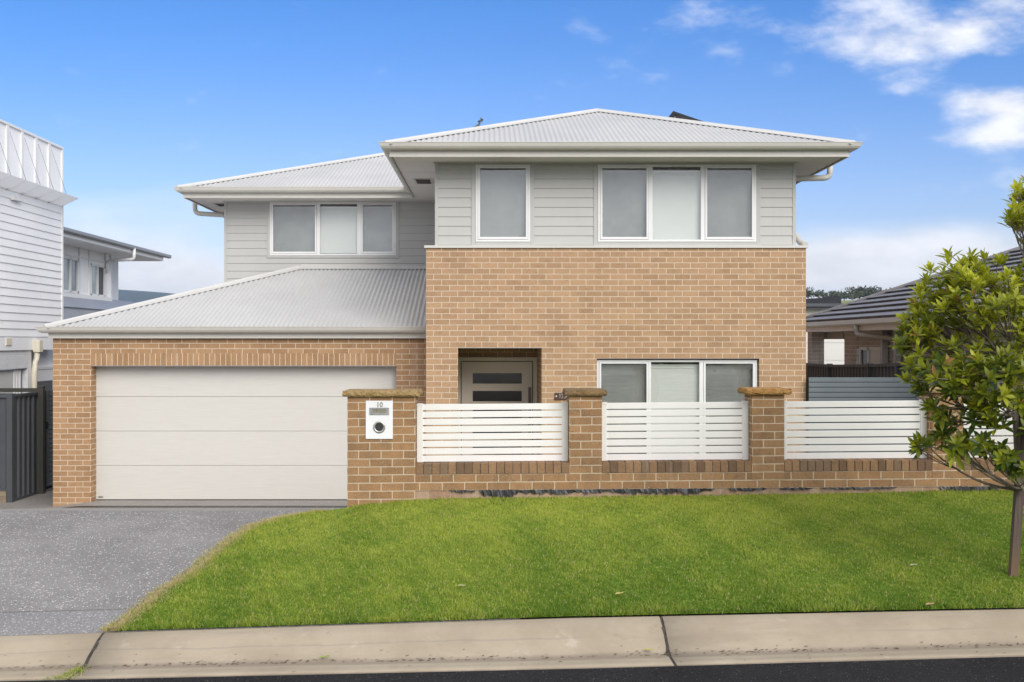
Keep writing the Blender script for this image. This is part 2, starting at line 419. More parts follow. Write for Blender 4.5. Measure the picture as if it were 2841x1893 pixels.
def mesh_np(name, V, F, material, parent=None, tone=None):
    """V (n,3), F list of equal-size faces (m,k), tone per vertex (n,4)"""
    me = bpy.data.meshes.new(name)
    m, k = F.shape
    me.vertices.add(len(V)); me.vertices.foreach_set('co', V.astype(np.float32).ravel())
    me.loops.add(m*k); me.loops.foreach_set('vertex_index', F.astype(np.int32).ravel())
    me.polygons.add(m); me.polygons.foreach_set('loop_start', np.arange(0, m*k, k, dtype=np.int32))
    me.update(calc_edges=True); me.validate()
    if tone is not None:
        a = me.color_attributes.new('tone', 'FLOAT_COLOR', 'POINT'); a.data.foreach_set('color', tone.astype(np.float32).ravel())
    me.materials.append(material)
    return link(me, name, parent)

# ------------------------------------------------------------------ terrain
def lin(x, xs, ys): return np.interp(x, xs, ys)
def zk(X): return lin(X, [-40,-3.78,.55,4.05,40], [-.6,.246,.384,.453,1.3])      # back of kerb, Y 8.2
def zi(X): return lin(X, [-40,-2.94,.52,3.83,40], [-.7,.133,.2005,.292,1.2])     # gutter invert, Y 7.75
def ze(X): return lin(X, [-40,-2.85,.50,3.70,40], [-.7,.138,.21,.298,1.2])       # road edge, Y 7.5
def zf(X): return lin(X, [-40,-1.6,-1.5,-.84,-.33,.65,3.4,4.7,8,40], [.66,.69,.727,.79,.808,.816,.852,.88,.93,1.2])
def G(X, Y):
    s = np.clip((Y-8.2)/3.24, 0, 1)
    a = zk(X)*(1-s)+zf(X)*s + .03*np.sin(np.pi*s)
    low = lin(X, [-7.6,-6.4], [-.19,-.04])
    b = np.where(Y > 11.44, lin(Y, [11.44, 16.35], [0, 1]), 0)
    return np.where(Y <= 11.44, a, zf(X)*(1-b)+low*b)

def grid(name, xs, ys, fz, material, kind='structure'):
    X, Y = np.meshgrid(np.array(xs), np.array(ys)); Z = fz(X, Y)
    V = np.stack([X, Y, Z], -1).reshape(-1, 3); nx, ny = len(xs), len(ys)
    i = np.arange(nx-1)[None, :] + nx*np.arange(ny-1)[:, None]
    F = np.stack([i, i+1, i+1+nx, i+nx], -1).reshape(-1, 4)
    o = mesh_np(name, V, F, material)
    for p in o.data.polygons: p.use_smooth = True
    return tag(o, kind=kind)

grid('ground', [-3000,-300,-60,60,300,3000], [-300,-40,0,40,300,6000], lambda X, Y: 0*X-.75, M['g_plain'])
grid('road', np.linspace(-40, 40, 60), [-14,-4,2,4.5,6.5,7.5], lambda X, Y: ze(X)-.004+np.clip((7.5-Y)*.02, 0, .12), M['g_asphalt'])
# driveway lies under the lawn edge
tag(grid('driveway', np.linspace(-9.2, .2, 110), np.concatenate([np.linspace(8.2, 11.44, 16), np.linspace(11.6, 16.35, 12), np.linspace(16.6, 21, 10)]), lambda X, Y: G(X, Y), M['g_drive']))
grid('front_yard', np.linspace(-1.0, 8, 6), [11.8, 16.6], lambda X, Y: 0*X+.3, M['g_grass'])
grid('side_yard', [-30,-9.2], [8.2, 40], lambda X, Y: 0*X-.25, M['g_dirt'])

# kerb in poured lengths with open joints
def kerb():
    mb = MB()
    prof = [(8.2,'k',-.2),(8.2,'k',-.0),(8.17,'k',.002),(8.05,'m',.8),(7.93,'m',.42),(7.83,'m',.12),(7.78,'i',.004),(7.74,'i',0),(7.62,'e',-.004),(7.5,'e',0),(7.5,'e',-.2)]
    def zz(x, c, w):
        if c == 'k': return zk(x)+w
        if c == 'i': return zi(x)+w
        if c == 'e': return ze(x)+w
        return zi(x)*(1-w)+zk(x)*w
    cuts = [-40,-21,-12,-2.976,1.273,6.2,15,40]
    for a, b in zip(cuts, cuts[1:]):
        xs = np.linspace(a+.011, b-.011, 14); rows = []
        for x in xs: rows.append([mb.vert((x, y, float(zz(x, c, w)))) for y, c, w in prof])
        for p, q in zip(rows, rows[1:]):
            for k in range(len(prof)-1): mb.face((p[k], q[k], q[k+1], p[k+1]), True)
        mb.face(rows[0]); mb.face(rows[-1][::-1])
    mb.build('kerb', M['g_kerb']); 
    tag(bpy.data.objects['kerb'], kind='structure')
    f = MB()
    for c in cuts[1:-1]:
        pr = [(8.19,'k',-.006),(8.05,'m',.76),(7.93,'m',.38),(7.83,'m',.08),(7.74,'i',-.014),(7.505,'e',-.014)]
        n = 14; ys = np.linspace(8.19, 7.505, n); zs = np.interp(ys[::-1], [p[0] for p in pr][::-1], [float(zz(c, p[1], p[2])) for p in pr][::-1])[::-1]
        w = [.006+random.uniform(0, .008) for _ in range(n)]
        off = [random.uniform(-.008, .008) for _ in range(n)]
        for i in range(n-1):
            f.poly([(c-w[i]+off[i], ys[i], zs[i]+.008), (c+w[i]+off[i], ys[i], zs[i]+.008), (c+w[i+1]+off[i+1], ys[i+1], zs[i+1]+.008), (c-w[i+1]+off[i+1], ys[i+1], zs[i+1]+.008)])
    tag(f.build('kerb_joint_filler', M['joint_dirt']), kind='structure')
kerb()

# lawn outline (plan view): driveway side is a sweeping curve
EDGE = LAWN_EDGE = None
def to_ground(sx, sy):
    lo, hi = 8.2, 11.44
    def f(Y):
        X = (sx-1370)/2976*Y
        return 947+2976*(CAM_Z-float(G(np.float64(X), np.float64(Y))))/Y - sy
    if f(lo) < 0: return ((sx-1370)/2976*lo, lo)
    if f(hi) > 0: return ((sx-1370)/2976*hi, hi)
    for _ in range(40):
        mid = (lo+hi)/2
        if f(mid) > 0: lo = mid
        else: hi = mid
    return ((sx-1370)/2976*lo, lo)
survey = [(317,1750),(386,1702),(451,1645),(501,1614),(555,1579.5),(597,1537.5),(650,1497),(700,1465),(765,1444),(834,1428.5),(900,1421),(962,1414)]
LAWN_EDGE = [to_ground(*p) for p in survey]
LAWN_EDGE[0] = (LAWN_EDGE[0][0], 8.2)
EY = np.array([p[1] for p in LAWN_EDGE]); EX = np.array([p[0] for p in LAWN_EDGE])
def edge_x(Y): return np.interp(Y, EY, EX)

def lawn():
    ys = np.linspace(8.2, 11.43, 40); rows = 60
    V = []; F = []
    for j, y in enumerate(ys):
        x0 = float(edge_x(y)); u = np.linspace(0, 1, rows)**1.3
        xs = x0+(9.5-x0)*u
        z = G(xs, np.full_like(xs, y))+.012
        z[0] -= .02
        V += [(a, y, b) for a, b in zip(xs, z)]
    V = np.array(V); i = np.arange(rows-1)[None, :]+rows*np.arange(len(ys)-1)[:, None]
    F = np.stack([i, i+1, i+1+rows, i+rows], -1).reshape(-1, 4)
    o = mesh_np('lawn', V, F, M['g_grass']); tag(o, kind='structure')
    for p in o.data.polygons: p.use_smooth = True
lawn()
grid('far_lawn', np.linspace(9.5, 40, 12), np.linspace(8.2, 12, 4), lambda X, Y: G(X, np.minimum(Y, 11.44)), M['g_grass'])
grid('left_lawn', np.linspace(-40, -9.2, 12), np.linspace(8.2, 12, 4), lambda X, Y: G(X, np.minimum(Y, 11.44)), M['g_grass'])

def smooth_noise(x, y, seed, f):
    r = np.random.default_rng(seed); s = np.zeros_like(x)
    for i in range(7):
        a, b, p = r.normal(0, f), r.normal(0, f), r.uniform(0, 6.28); s += np.sin(a*x+b*y+p)
    return s/7

def grass():
    N = 410000
    y = 8.2+3.24*RNG.random(N)**1.15
    x0 = edge_x(y); x = x0 + (8.4-x0)*RNG.random(N)
    # ragged edge: some runners over the driveway side
    e = RNG.random(N) < .02
    x = np.where(e, x0 + RNG.normal(0, .045, N), x)
    keep = (x < 8.4) & ~((x < -1.50) & (y > 11.38)); x, y, e = x[keep], y[keep], e[keep]; N = len(x)
    z = G(x, y)+.008
    n1 = smooth_noise(x, y, 3, 2.2); n2 = smooth_noise(x, y, 5, 7); n3 = smooth_noise(x, y, 8, 18)
    h = (.019+.014*RNG.random(N))*(1+.35*n2+.25*n3)
    near = np.exp(-((y-8.2)/.12)**2); h *= 1+.5*near
    wall = (y > 11.36) & (RNG.random(N) < .25); h = np.where(wall, h*1.35, h)
    ang = RNG.random(N)*2*np.pi; lean = np.abs(RNG.normal(0, 1.05, N)); w = .0028+.0022*RNG.random(N)
    dx, dy = np.cos(ang), np.sin(ang); fa = RNG.random(N)*np.pi; sx, sy = np.cos(fa)*w, np.sin(fa)*w
    P = np.stack([x, y, z], -1); D = np.stack([dx*lean, dy*lean, np.ones(N)], -1); D /= np.linalg.norm(D, axis=1)[:, None]
    D2 = np.stack([dx*lean*1.9, dy*lean*1.9, np.ones(N)*.8], -1); D2 /= np.linalg.norm(D2, axis=1)[:, None]
    S = np.stack([sx, sy, np.zeros(N)], -1)
    mid = P+D*(h*.55)[:, None]; tip = mid+D2*(h*.6)[:, None]
    V = np.stack([P-S, P+S, mid+S*.8, mid-S*.8, tip], 1).reshape(-1, 3)
    b = np.arange(N)*5
    F = np.concatenate([np.stack([b, b+1, b+2], -1), np.stack([b, b+2, b+3], -1), np.stack([b+3, b+2, b+4], -1)])
    n4 = smooth_noise(x, y, 14, 4)
    tone = np.clip(.50+.42*n1+.24*n2+.22*n4+.12*n3+.34*smooth_noise(x, y, 23, 55)+RNG.normal(0, .24, N)+.26*(y-9.8)/1.6-.10*(x-1)/4, 0, 1)
    dry = (RNG.random(N) < .035+.05*np.clip(n3-.2, 0, 1)) | (e & (RNG.random(N) < .75)) | ((np.abs(x-edge_x(y)) < .03) & (RNG.random(N) < .5))
    T = np.zeros((N, 5, 4)); T[..., 0] = tone[:, None]; T[..., 1] = dry[:, None]; T[..., 3] = 1
    o = mesh_np('grass', V, F, M['blade'], tone=T.reshape(-1, 4))
    tag(o, 'short green mown grass covering the front verge', 'grass', kind='stuff')
grass()

# ------------------------------------------------------------------ the brick house
H = empty('brick_house', (0, 17, 0), 'two storey tan brick house with pale corrugated hip roofs and double garage door', 'house')
YB, YC, YU, YG = 16.0, 16.13, 20.6, 16.9

def wall_rects(mb, x0, x1, z0, z1, y, holes):
    xs = sorted({x0, x1, *[h[0] for h in holes], *[h[1] for h in holes]}); zs = sorted({z0, z1, *[h[2] for h in holes], *[h[3] for h in holes]})
    for a, b in zip(xs, xs[1:]):
        for c, d in zip(zs, zs[1:]):
            mx, mz = (a+b)/2, (c+d)/2
            if any(h[0] < mx < h[1] and h[2] < mz < h[3] for h in holes): continue
            mb.poly([(a,y,c),(b,y,c),(b,y,d),(a,y,d)])
def reveals(mb, hole, y, depth, bottom=False):
    a, b, c, d = hole; e = y+depth
    mb.poly([(a,y,c),(a,y,d),(a,e,d),(a,e,c)]); mb.poly([(b,y,c),(b,e,c),(b,e,d),(b,y,d)]); mb.poly([(a,y,d),(b,y,d),(b,e,d),(a,e,d)])
    if bottom: mb.poly([(a,y,c),(a,e,c),(b,e,c),(b,y,c)])

DOOR = (-.536, .715, -.2, 2.396); WIN = (1.537, 3.959, .66, 2.237)
mb = MB()
wall_rects(mb, -1.011, 4.656, -.2, 3.887, YB, [DOOR, WIN])
reveals(mb, WIN, YB, .11, True)
a, b, c, d = DOOR
YBK = 17.68; KD = 17.62/18.27; LJ = -.63*KD
mb.poly([(b,YB,c),(b,YBK,c),(b,YBK,2.46),(b,YB,2.46)])
mb.poly([(a,YB,c),(a,YB,d),(a,YB+.11,d),(a,YB+.11,c)])
mb.poly([(LJ,YB+.11,c),(LJ,YB+.11,2.46),(LJ,YBK,2.46),(LJ,YBK,c)])
mb.poly([(LJ,YBK-.01,2.234),(b,YBK-.01,2.234),(b,YBK-.01,2.46),(LJ,YBK-.01,2.46)])
# returns, back and top ledge
mb.poly([(-1.011,YB,-.2),(-1.011,YB,3.887),(-1.011,27,3.887),(-1.011,27,-.2)])
mb.poly([(4.656,YB,-.2),(4.656,27,-.2),(4.656,27,3.887),(4.656,YB,3.887)])
mb.poly([(-1.011,27,-.2),(4.656,27,-.2),(4.656,27,3.887),(-1.011,27,3.887)])
mb.build('facade_wall', M['brick'], H, u0=-.897, v0=3.7522-.0843*41)
mb = MB(); mb.poly([(LJ,YB+.11,2.45),(b,YB+.11,2.45),(b,YBK,2.45),(LJ,YBK,2.45)]); mb.build('porch_ceiling', M['soffit'], H); mb = MB(); mb.poly([(-.7,YB-.0,.08),(.8,YB,.08),(.8,18.4,.08),(-.7,18.4,.08)])
mb.build('porch_floor', M['tile_white'], H)
mb = MB(); mb.box(a-.0, b, YB-.003, YB+.1, 2.392, 2.4015); mb.build('lintel', M['dark_lintel'], H)
mb = MB(); mb.box(WIN[0], WIN[1], YB-.003, YB+.1, 2.2325, 2.2415); mb.build('lintel', M['dark_lintel'], H)
# coping between brick and boards
mb = MB(); mb.sweep([(.0,3.889),(.028,3.885),(.028,3.924),(-.16,3.932),(-.16,3.889)], [(-1.011,26),(-1.011,YB),(4.656,YB),(4.656,26)][::1]); mb.build('coping', M['trim'], H, bevel=.004)

# garage front
GX0, GX1, GZ = -6.343, -1.536, 2.109
GDOOR = (GX0, GX1, -.3, GZ)
mb = MB(); wall_rects(mb, -6.945, -1.012, -.3, 2.545, YG, [GDOOR, (GX0-.012, GX1, GZ, 2.305)])
reveals(mb, GDOOR, YG, .24)
mb.poly([(-6.945,YG,-.3),(-6.945,YG,2.545),(-6.945,24,2.545),(-6.945,24,-.3)])
mb.build('garage_wall', M['brick_g'], H, u0=-6.832, v0=2.464-.0838*31)
# soldier course above the garage door
def soldier(name, x0, x1, y, z0, z1, material, parent, depth=.1, top=False, n=None, w=.0853):
    me = MB()
    me.poly([(x0,y,z0),(x1,y,z0),(x1,y,z1),(x0,y,z1)])
    if top: me.poly([(x0,y,z1),(x1,y,z1),(x1,y+depth,z1),(x0,y+depth,z1)])
    o = me.build(name, material, parent)
    uv = o.data.uv_layers[0].data
    for p in o.data.polygons:
        for li in p.loop_indices:
            cc = o.data.vertices[o.data.loops[li].vertex_index].co
            vv = (cc.z-z0) if abs(p.normal.y) > .5 else (z1-z0)+(cc.y-y)
            uv[li].uv = (.004+vv*.97 if not top else .01+vv*.96, cc.x-x0)
    return o
soldier('soldier_course', GX0-.012, GX1, YG-.0, GZ+.004, 2.305, M['brick_s'], H)
mb = MB(); mb.box(GX0-.012, GX1, YG-.006, YG+.1, GZ-.006, GZ+.004); mb.build('lintel', M['steel'], H)
# sectional door
mb = MB(); yd = 17.11
cuts = [-.028, .515, 1.063, 1.612, 2.2]
for c0, c1 in zip(cuts, cuts[1:]): mb.box(GX0, GX1+.0, yd, yd+.04, c0+.002, c1-.002)
gd = mb.build('garage_door', M['garage'], H, bevel=.003)
mb = MB(); mb.box(GX0, GX1, yd+.012, yd+.03, -.04, -.026); mb.box(GX0, GX1, yd+.02, yd+.05, -.02, 2.2); mb.build('bottom_seal', M['seal_and_backing'], gd)
mb = MB()
n = 20; cx, cz = GX0+.075, .012
ring = [(cx+.045*math.cos(2*math.pi*k/n), yd-.004, cz+.016*math.sin(2*math.pi*k/n)) for k in range(n)]
mb.poly(ring); mb.poly([(p[0], yd+.003, p[2]) for p in ring][::-1])
for k in range(n):
    p, q = ring[k], ring[(k+1) % n]; mb.poly([p, (p[0],yd+.003,p[2]), (q[0],yd+.003,q[2]), q])
mb.build('badge', M['steel'], gd)

# weatherboards: every board is a leaning strip with an under-edge
def boards(mb, x0, x1, z0, z1, y, zref, e=.1455, lip=.013):
    k = math.floor((z0-zref)/e)
    while zref+k*e < z1:
        b0 = zref+k*e; a, b = max(b0, z0), min(b0+e, z1)
        if b-a > .004:
            ya = y-lip+(a-b0)/e*(lip-.003); yb = y-lip+(b-b0)/e*(lip-.003)
            g = .004 if a == b0 else 0
            mb.poly([(x0,ya,a+g+.006),(x1,ya,a+g+.006),(x1,yb,b),(x0,yb,b)])
            if g:
                mb.poly([(x0,ya+.007,a+g-.003),(x1,ya+.007,a+g-.003),(x1,ya,a+g+.006),(x0,ya,a+g+.006)])
                mb.poly([(x0,y+.004,a),(x1,y+.004,a),(x1,ya+.007,a+g-.003),(x0,ya+.007,a+g-.003)])
            else: pass
        k += 1
def board_wall(name, x0, x1, z0, z1, y, spans, zref, e, parent):
    for a, b, c, d in spans:
        mb = MB(); boards(mb, a, b, c, d, y, zref, e); mb.build(name, M['board'], parent)

UW = (-4.297, -1.878, 4.14, 5.162)      # upper left window
W1 = (-.272, .547, 3.99, 5.15); W2 = (1.564, 3.939, 3.99, 5.15)
mb = MB(); za, zb_ = UW[2]-.05, 5.19
for q in ((-5.125,UW[0]-.06,3.0,zb_),(UW[1]+.06,-.9,3.0,zb_),(UW[0]-.06,UW[1]+.06,3.0,za)): boards(mb, *q, YU, 3.983-.1455*7, .1455)
mb.build('weatherboards', M['board'], H)
board_wall('weatherboards', 0, 0, 0, 0, YC, [(-.835,W1[0]-.065,3.93,5.19),(W1[1]+.058,W2[0]-.064,3.93,5.19),(W2[1]+.068,4.489,3.93,5.19)], 3.935, .1425, H)
mb = MB()
for x0, x1, y0, y1, z0 in ((-.885,-.835,YC-.018,YC+.05,3.93),(4.489,4.539,YC-.018,YC+.05,3.93),(-5.175,-5.125,YU-.018,YU+.05,2.9)):
    mb = MB(); mb.box(x0, x1, y0, y1, z0, 5.187); mb.build('corner_trim', M['board'], H, bevel=.003)
mb = MB()
mb.poly([(-.885,YC+.05,3.9),(-.885,YC+.05,5.19),(-.885,20.6,5.19),(-.885,20.6,3.9)]); mb.build('side_cladding', M['board'], H); mb = MB()
mb.poly([(4.539,YC+.05,3.9),(4.539,26,3.9),(4.539,26,5.19),(4.539,YC+.05,5.19)])
mb.poly([(-5.175,YU+.05,2.4),(-5.175,YU+.05,5.19),(-5.175,26,5.19),(-5.175,26,2.4)])
mb.poly([(-5.175,26,2.4),(-5.175,26,5.19),(4.539,26,5.19),(4.539,26,2.4)])
mb.build('side_cladding', M['board'], H)
mb = MB()   # architraves and sill boards round the upper windows
def arch(mb, w, y, l, r, zb, sill=True):
    mb.box(w[0]-l, w[0]-.001, y-.02, y+.05, zb, 5.186); mb.box(w[1]+.001, w[1]+r, y-.02, y+.05, zb, 5.186)
    mb.box(w[0]-.0005, w[1]+.0005, y-.02, y+.05, zb, w[2]-.001)
    mb.box(w[0]-.0005, w[1]+.0005, y-.016, y+.05, w[3]+.001, 5.186)
for q in ((W1, YC, .065, .058, 3.931),(W2, YC, .064, .068, 3.931),(UW, YU, .058, .06, 4.094)):
    mb = MB(); arch(mb, *q); mb.build('architrave', M['board'], H, bevel=.003)

# windows
def window(parent, w, y, lights, deep=.06, blind_gap=0., label=None, hooks=False, topgap=.045, dew=True):
    x0, x1, z0, z1 = w; fw = .032
    fr = MB(); fr.box(x0, x1, y, y+deep, z0, z0+fw); fr.box(x0, x1, y, y+deep, z1-fw, z1)
    fr.box(x0, x0+fw, y+.001, y+deep, z0+fw, z1-fw); fr.box(x1-fw, x1, y+.001, y+deep, z0+fw, z1-fw)
    for (a, b, k), (c, d, q) in zip(lights, lights[1:]): fr.box(b, c, y+.001, y+deep, z0+fw, z1-fw)
    W = fr.build('window', M['white'], parent, bevel=.003)
    W['label'] = label or 'white framed window'
    
    for a, b, k in lights:
        sash = MB(); pane = MB(); scr = MB(); bl = MB(); dk = MB(); hk = MB(); dw = MB()
        a0, b0 = max(a, x0+fw), min(b, x1-fw); zb, zt = z0+fw, z1-fw
        if k == 'sash':
            s = .034; g = .003
            sash.box(a0+g, b0-g, y-.008, y+.03, zb+g, zb+s+.006); sash.box(a0+g, b0-g, y-.008, y+.03, zt-s+.01, zt-g)
            sash.box(a0+g, a0+s, y-.0075, y+.03, zb+s+.006, zt-s+.01); sash.box(b0-s, b0-g, y-.0075, y+.03, zb+s+.006, zt-s+.01)
            a1, b1, zb1, zt1 = a0+s, b0-s, zb+s, zt-s+.01
        else: a1, b1, zb1, zt1 = a0, b0, zb, zt
        pane.poly([(a1,y+.015,zb1),(b1,y+.015,zb1),(b1,y+.015,zt1),(a1,y+.015,zt1)])
        if dew: dw.poly([(a1,y+.012,zb1),(b1,y+.012,zb1),(b1,y+.012,zt1),(a1,y+.012,zt1)])
        if k == 'sash': scr.poly([(a0,y+.042,zb),(b0,y+.042,zb),(b0,y+.042,zt),(a0,y+.042,zt)])
        bb = zb+(blind_gap if k == 'fixed' else 0)
        bl.box(a0-.01, b0+.01, y+.085, y+.088, bb, zt-topgap)
        bl.box(a0-.01, b0+.01, y+.078, y+.084, zt-topgap-.06, zt-topgap-.055)
        if bb > zb: bl.box(a0-.005, b0+.005, y+.080, y+.0845, bb-.02, bb+.002)
        dk.poly([(a0-.05,y+.14,zb-.05),(b0+.05,y+.14,zb-.05),(b0+.05,y+.14,zt+.05),(a0-.05,y+.14,zt+.05)])  # black sheet standing in for the unlit room behind the blind
        if hooks and k == 'sash':
            for hx, sgn in ((a1, 1), (b1, -1)):
                hk = MB(); hk.tube([(hx,y+.02,zt1-.085),(hx+.012*sgn,y+.02,zt1-.085),(hx+.012*sgn,y+.02,zt1-.105),(hx,y+.02,zt1-.105)], .0022, 6); hk.build('clip', M['seal_and_backing'], W)
        if sash.v: sash.build('sash', M['white'], W, bevel=.003)
        pane.build('pane', M['glass'], W)
        if dew and dw.v: dw.build('condensation', M['dew'], W)
        if scr.v: scr.build('insect_screen', M['screen'], W)
        bl.build('blind', M['blind'], W); dk.build('room_shadow', M['seal_and_backing'], W)
    return W
window(H, UW, YU-.03, [(-4.297,-3.397,'sash'),(-3.335,-2.622,'fixed'),(-2.545,-1.878,'sash')], blind_gap=.035, label='upper window above the garage roof')
window(H, W1, YC-.03, [(-.272,.547,'sash')], label='single upper window beside the weatherboards')
window(H, W2, YC-.03, [(1.564,2.325,'sash'),(2.385,3.108,'fixed'),(3.168,3.939,'sash')], label='wide upper window with three lights')
window(H, (WIN[0]+.004, WIN[1]-.018, WIN[2]+.01, WIN[3]-.02), YB+.045, [(1.541,2.318,'sash'),(2.352,3.076,'fixed'),(3.135,3.941,'sash')], deep=.055, label='ground floor window behind the slat fence', hooks=True, topgap=.035, dew=False)

# front door
YD = 17.62
def kx(x): return x*KD
def kz(z): return 2.5+(z-2.5)*KD
mb = MB(); zt = kz(2.2245)
mb.box(LJ,kx(-.562),YD-.02,YD+.06,.08,zt); mb.box(kx(.668),.714,YD-.02,YD+.06,.08,zt); mb.box(kx(-.562),kx(.668),YD-.02,YD+.06,kz(2.16),zt-.001)
FD = mb.build('front_door', M['door_paint'], H, bevel=.004)
hs = [(kx(-.36),kx(.476),kz(1.774-.302*i),kz(1.952-.302*i)) for i in range(5)]
mb = MB(); dl, dr_, dt = kx(-.548), kx(.654), kz(2.146)
wall_rects(mb, dl, dr_, .09, dt, YD, hs)
for h in hs: reveals(mb, h, YD, .02, True)
mb.poly([(dl,YD,.09),(dl,YD,dt),(dl,YD+.04,dt),(dl,YD+.04,.09)]); mb.poly([(dl,YD,dt),(dr_,YD,dt),(dr_,YD+.04,dt),(dl,YD+.04,dt)])
mb.build('door_leaf', M['door_paint'], FD)
for a, b, c, d in hs:
    mb = MB(); mb.poly([(a,YD+.02,c),(b,YD+.02,c),(b,YD+.02,d),(a,YD+.02,d)]); pn = mb.build('pane', M['dark_glass'], FD)
    o = .012; mb = MB()
    mb.box(a-o, b+o, YD-.006, YD+.004, c-o, c-.001); mb.box(a-o, b+o, YD-.006, YD+.004, d+.001, d+o); mb.box(a-o, a-.001, YD-.006, YD+.004, c-.0005, d+.0005); mb.box(b+.001, b+o, YD-.006, YD+.004, c-.0005, d+.0005)
    mb.build('bead', M['door_paint'], FD)
mb = MB(); mb.box(kx(.586),kx(.628),YD-.075,YD-.045,1.0,kz(1.717)); mb.box(kx(.6),kx(.615),YD-.045,YD,1.1,1.13); mb.box(kx(.6),kx(.615),YD-.045,YD,1.6,1.63); mb.build('handle', M['handle'], FD, bevel=.004)
mb = MB(); mb.box(-.66,.75,YD+.07,YD+.1,.0,2.4); mb.build('door_backing', M['seal_and_backing'], FD)

# roofs -------------------------------------------------------------
def corrug(mb, org, u, v, L, z0, tan, tlo, thi, p=.0762, amp=.009, step=.0762/8):
    """corrugated sheet: org eave start, u along eave, v uphill (plan); tlo/thi give plan run at each s"""
    u = Vector(u); v = Vector(v); n = int(L/step)+1; prev = None
    for i in range(n+1):
        s = min(i*step, L); a, b = tlo(s), thi(s)
        if b-a < .003: prev = None; continue
        h = amp*math.cos(2*math.pi*s/p)
        q = []
        for t in (a, b):
            P = Vector(org)+u*s+v*t
            q.append(mb.vert((P.x, P.y, z0+t*tan+h)))
        if prev: mb.face((prev[0], q[0], q[1], prev[1]), True)
        prev = q
def cap_strip(mb, A, B, n1, n2, w=.17, lift=.022, roll=.02):
    """folded ridge or hip capping between A and B; n1, n2: downhill vectors of the two sheets (incl. z)"""
    A, B = Vector(A), Vector(B); up = Vector((0,0,lift)); pts = []
    for P in (A, B):
        row = [P+Vector(n1)*w+up*.75-Vector((0,0,.004)), P+Vector(n1)*w+up*.75, P+Vector(n1)*.035+up, P+up+Vector((0,0,roll)), P+Vector(n2)*.035+up, P+Vector(n2)*w+up*.75, P+Vector(n2)*w+up*.75-Vector((0,0,.004))]
        pts.append([mb.vert(x) for x in row])
    for k in range(6): mb.face((pts[0][k], pts[1][k], pts[1][k+1], pts[0][k+1]))
    mb.face(pts[0]); mb.face(pts[1][::-1])
T1 = .354; ZE = 5.346
# right volume + left volume share one upper roof
roof = MB()
X0, X1, Y0 = -1.57, 5.21, 15.45; AP = (X1-X0)/2; ax = (X0+X1)/2
XL, YL = -5.88, 19.9; RT = 4.3
corrug(roof, (X0,Y0), (1,0), (0,1), X1-X0, ZE, T1, lambda s: 0, lambda s: min(s, X1-X0-s))
corrug(roof, (X0,Y0), (0,1), (1,0), 12, ZE, T1, lambda s: max(0, s-(YL-Y0)), lambda s: min(s, AP))
corrug(roof, (X1,Y0), (0,1), (-1,0), 12, ZE, T1, lambda s: 0, lambda s: min(s, AP))
corrug(roof, (XL,YL), (1,0), (0,1), 9, ZE, T1*.99, lambda s: max(0, s-(X0-XL)), lambda s: min(s, RT))
corrug(roof, (XL,YL), (0,1), (1,0), 8.6, ZE, T1*.99, lambda s: 0, lambda s: min(s, 8.6-s, RT))
corrug(roof, (XL,YL+8.6), (1,0), (0,-1), 9, ZE, T1*.99, lambda s: 0, lambda s: min(s, RT))
RF = roof.build('upper_roof', M['cream_roof'], H)
cap = MB(); d1 = (0,-1,-T1); d2 = (-1,0,-T1); d3 = (1,0,-T1)
zap = ZE+AP*T1
def hipn(*ns): return [tuple(x/1.06 for x in n) for n in ns]
Q = .7071
hl = (-Q,Q,-Q*T1); hf = (Q,-Q,-Q*T1); hr = (Q,Q,-Q*T1); hg = (-Q,-Q,-Q*T1)
e0 = .0
cap_strip(cap, (X0+e0,Y0+e0,ZE+e0*T1), (ax,Y0+AP,zap), hl, hf, .14)
cap_strip(cap, (X1-e0,Y0+e0,ZE+e0*T1), (ax,Y0+AP,zap), hg, hr, .14)
cap_strip(cap, (ax,Y0+AP,zap), (ax,27.4,zap), d2, d3, .15)
cap_strip(cap, (XL+e0,YL+e0,ZE+e0*T1), (XL+RT,YL+RT,ZE+RT*T1*.99), hl, hf, .14)
cap_strip(cap, (XL+RT,YL+RT,ZE+RT*T1*.99), (3,YL+RT,ZE+RT*T1*.99), d1, (0,1,-T1), .15)
cap.build('ridge_cap', M['cap_paint'], RF)
FP = [(-5.776,27),(-5.776,19.97),(-1.505,19.97),(-1.505,15.52),(5.142,15.52),(5.142,27)]
FPr = FP
def gutter_prof(z): return [(-.0,z),(.075,z-.002),(.105,z+.012),(.128,z+.04),(.139,z+.072),(.143,z+.088),(.150,z+.090),(.150,z+.098),(.136,z+.098),(.132,z+.085),(0,z+.06)]
mb = MB(); mb.sweep(gutter_prof(5.258), FPr, smooth=False); gt = mb.build('gutter', M['cream'], RF)
mb = MB(); mb.sweep([(-.02,5.17),(-.001,5.165),(.006,5.165),(.006,5.2),(0,5.206),(0,5.262),(-.02,5.30)], FPr); mb.build('fascia', M['cream'], RF)
WP = [(-5.175,27),(-5.175,20.6),(-.885,20.6),(-.885,16.13),(4.539,16.13),(4.539,27)]
mb = MB()
IN = [(-5.756,27),(-5.756,19.99),(-1.485,19.99),(-1.485,15.54),(5.122,15.54),(5.122,27)]
for i in range(5):
    a, b, c, d = IN[i], IN[i+1], WP[i+1], WP[i]
    mb.poly([(a[0],a[1],5.187),(d[0],d[1],5.187),(c[0],c[1],5.187),(b[0],b[1],5.187)])
mb.build('soffit', M['soffit'], RF)
for q in ((-1.485,-.885,17.05,17.06),(-1.485,-.885,18.75,18.76),(.1,.11,15.54,16.13),(2.6,2.61,15.54,16.13)):
    mb = MB(); mb.box(q[0],q[1],q[2],q[3],5.1845,5.1865); mb.build('soffit_joint', M['trim'], RF)
mb = MB()
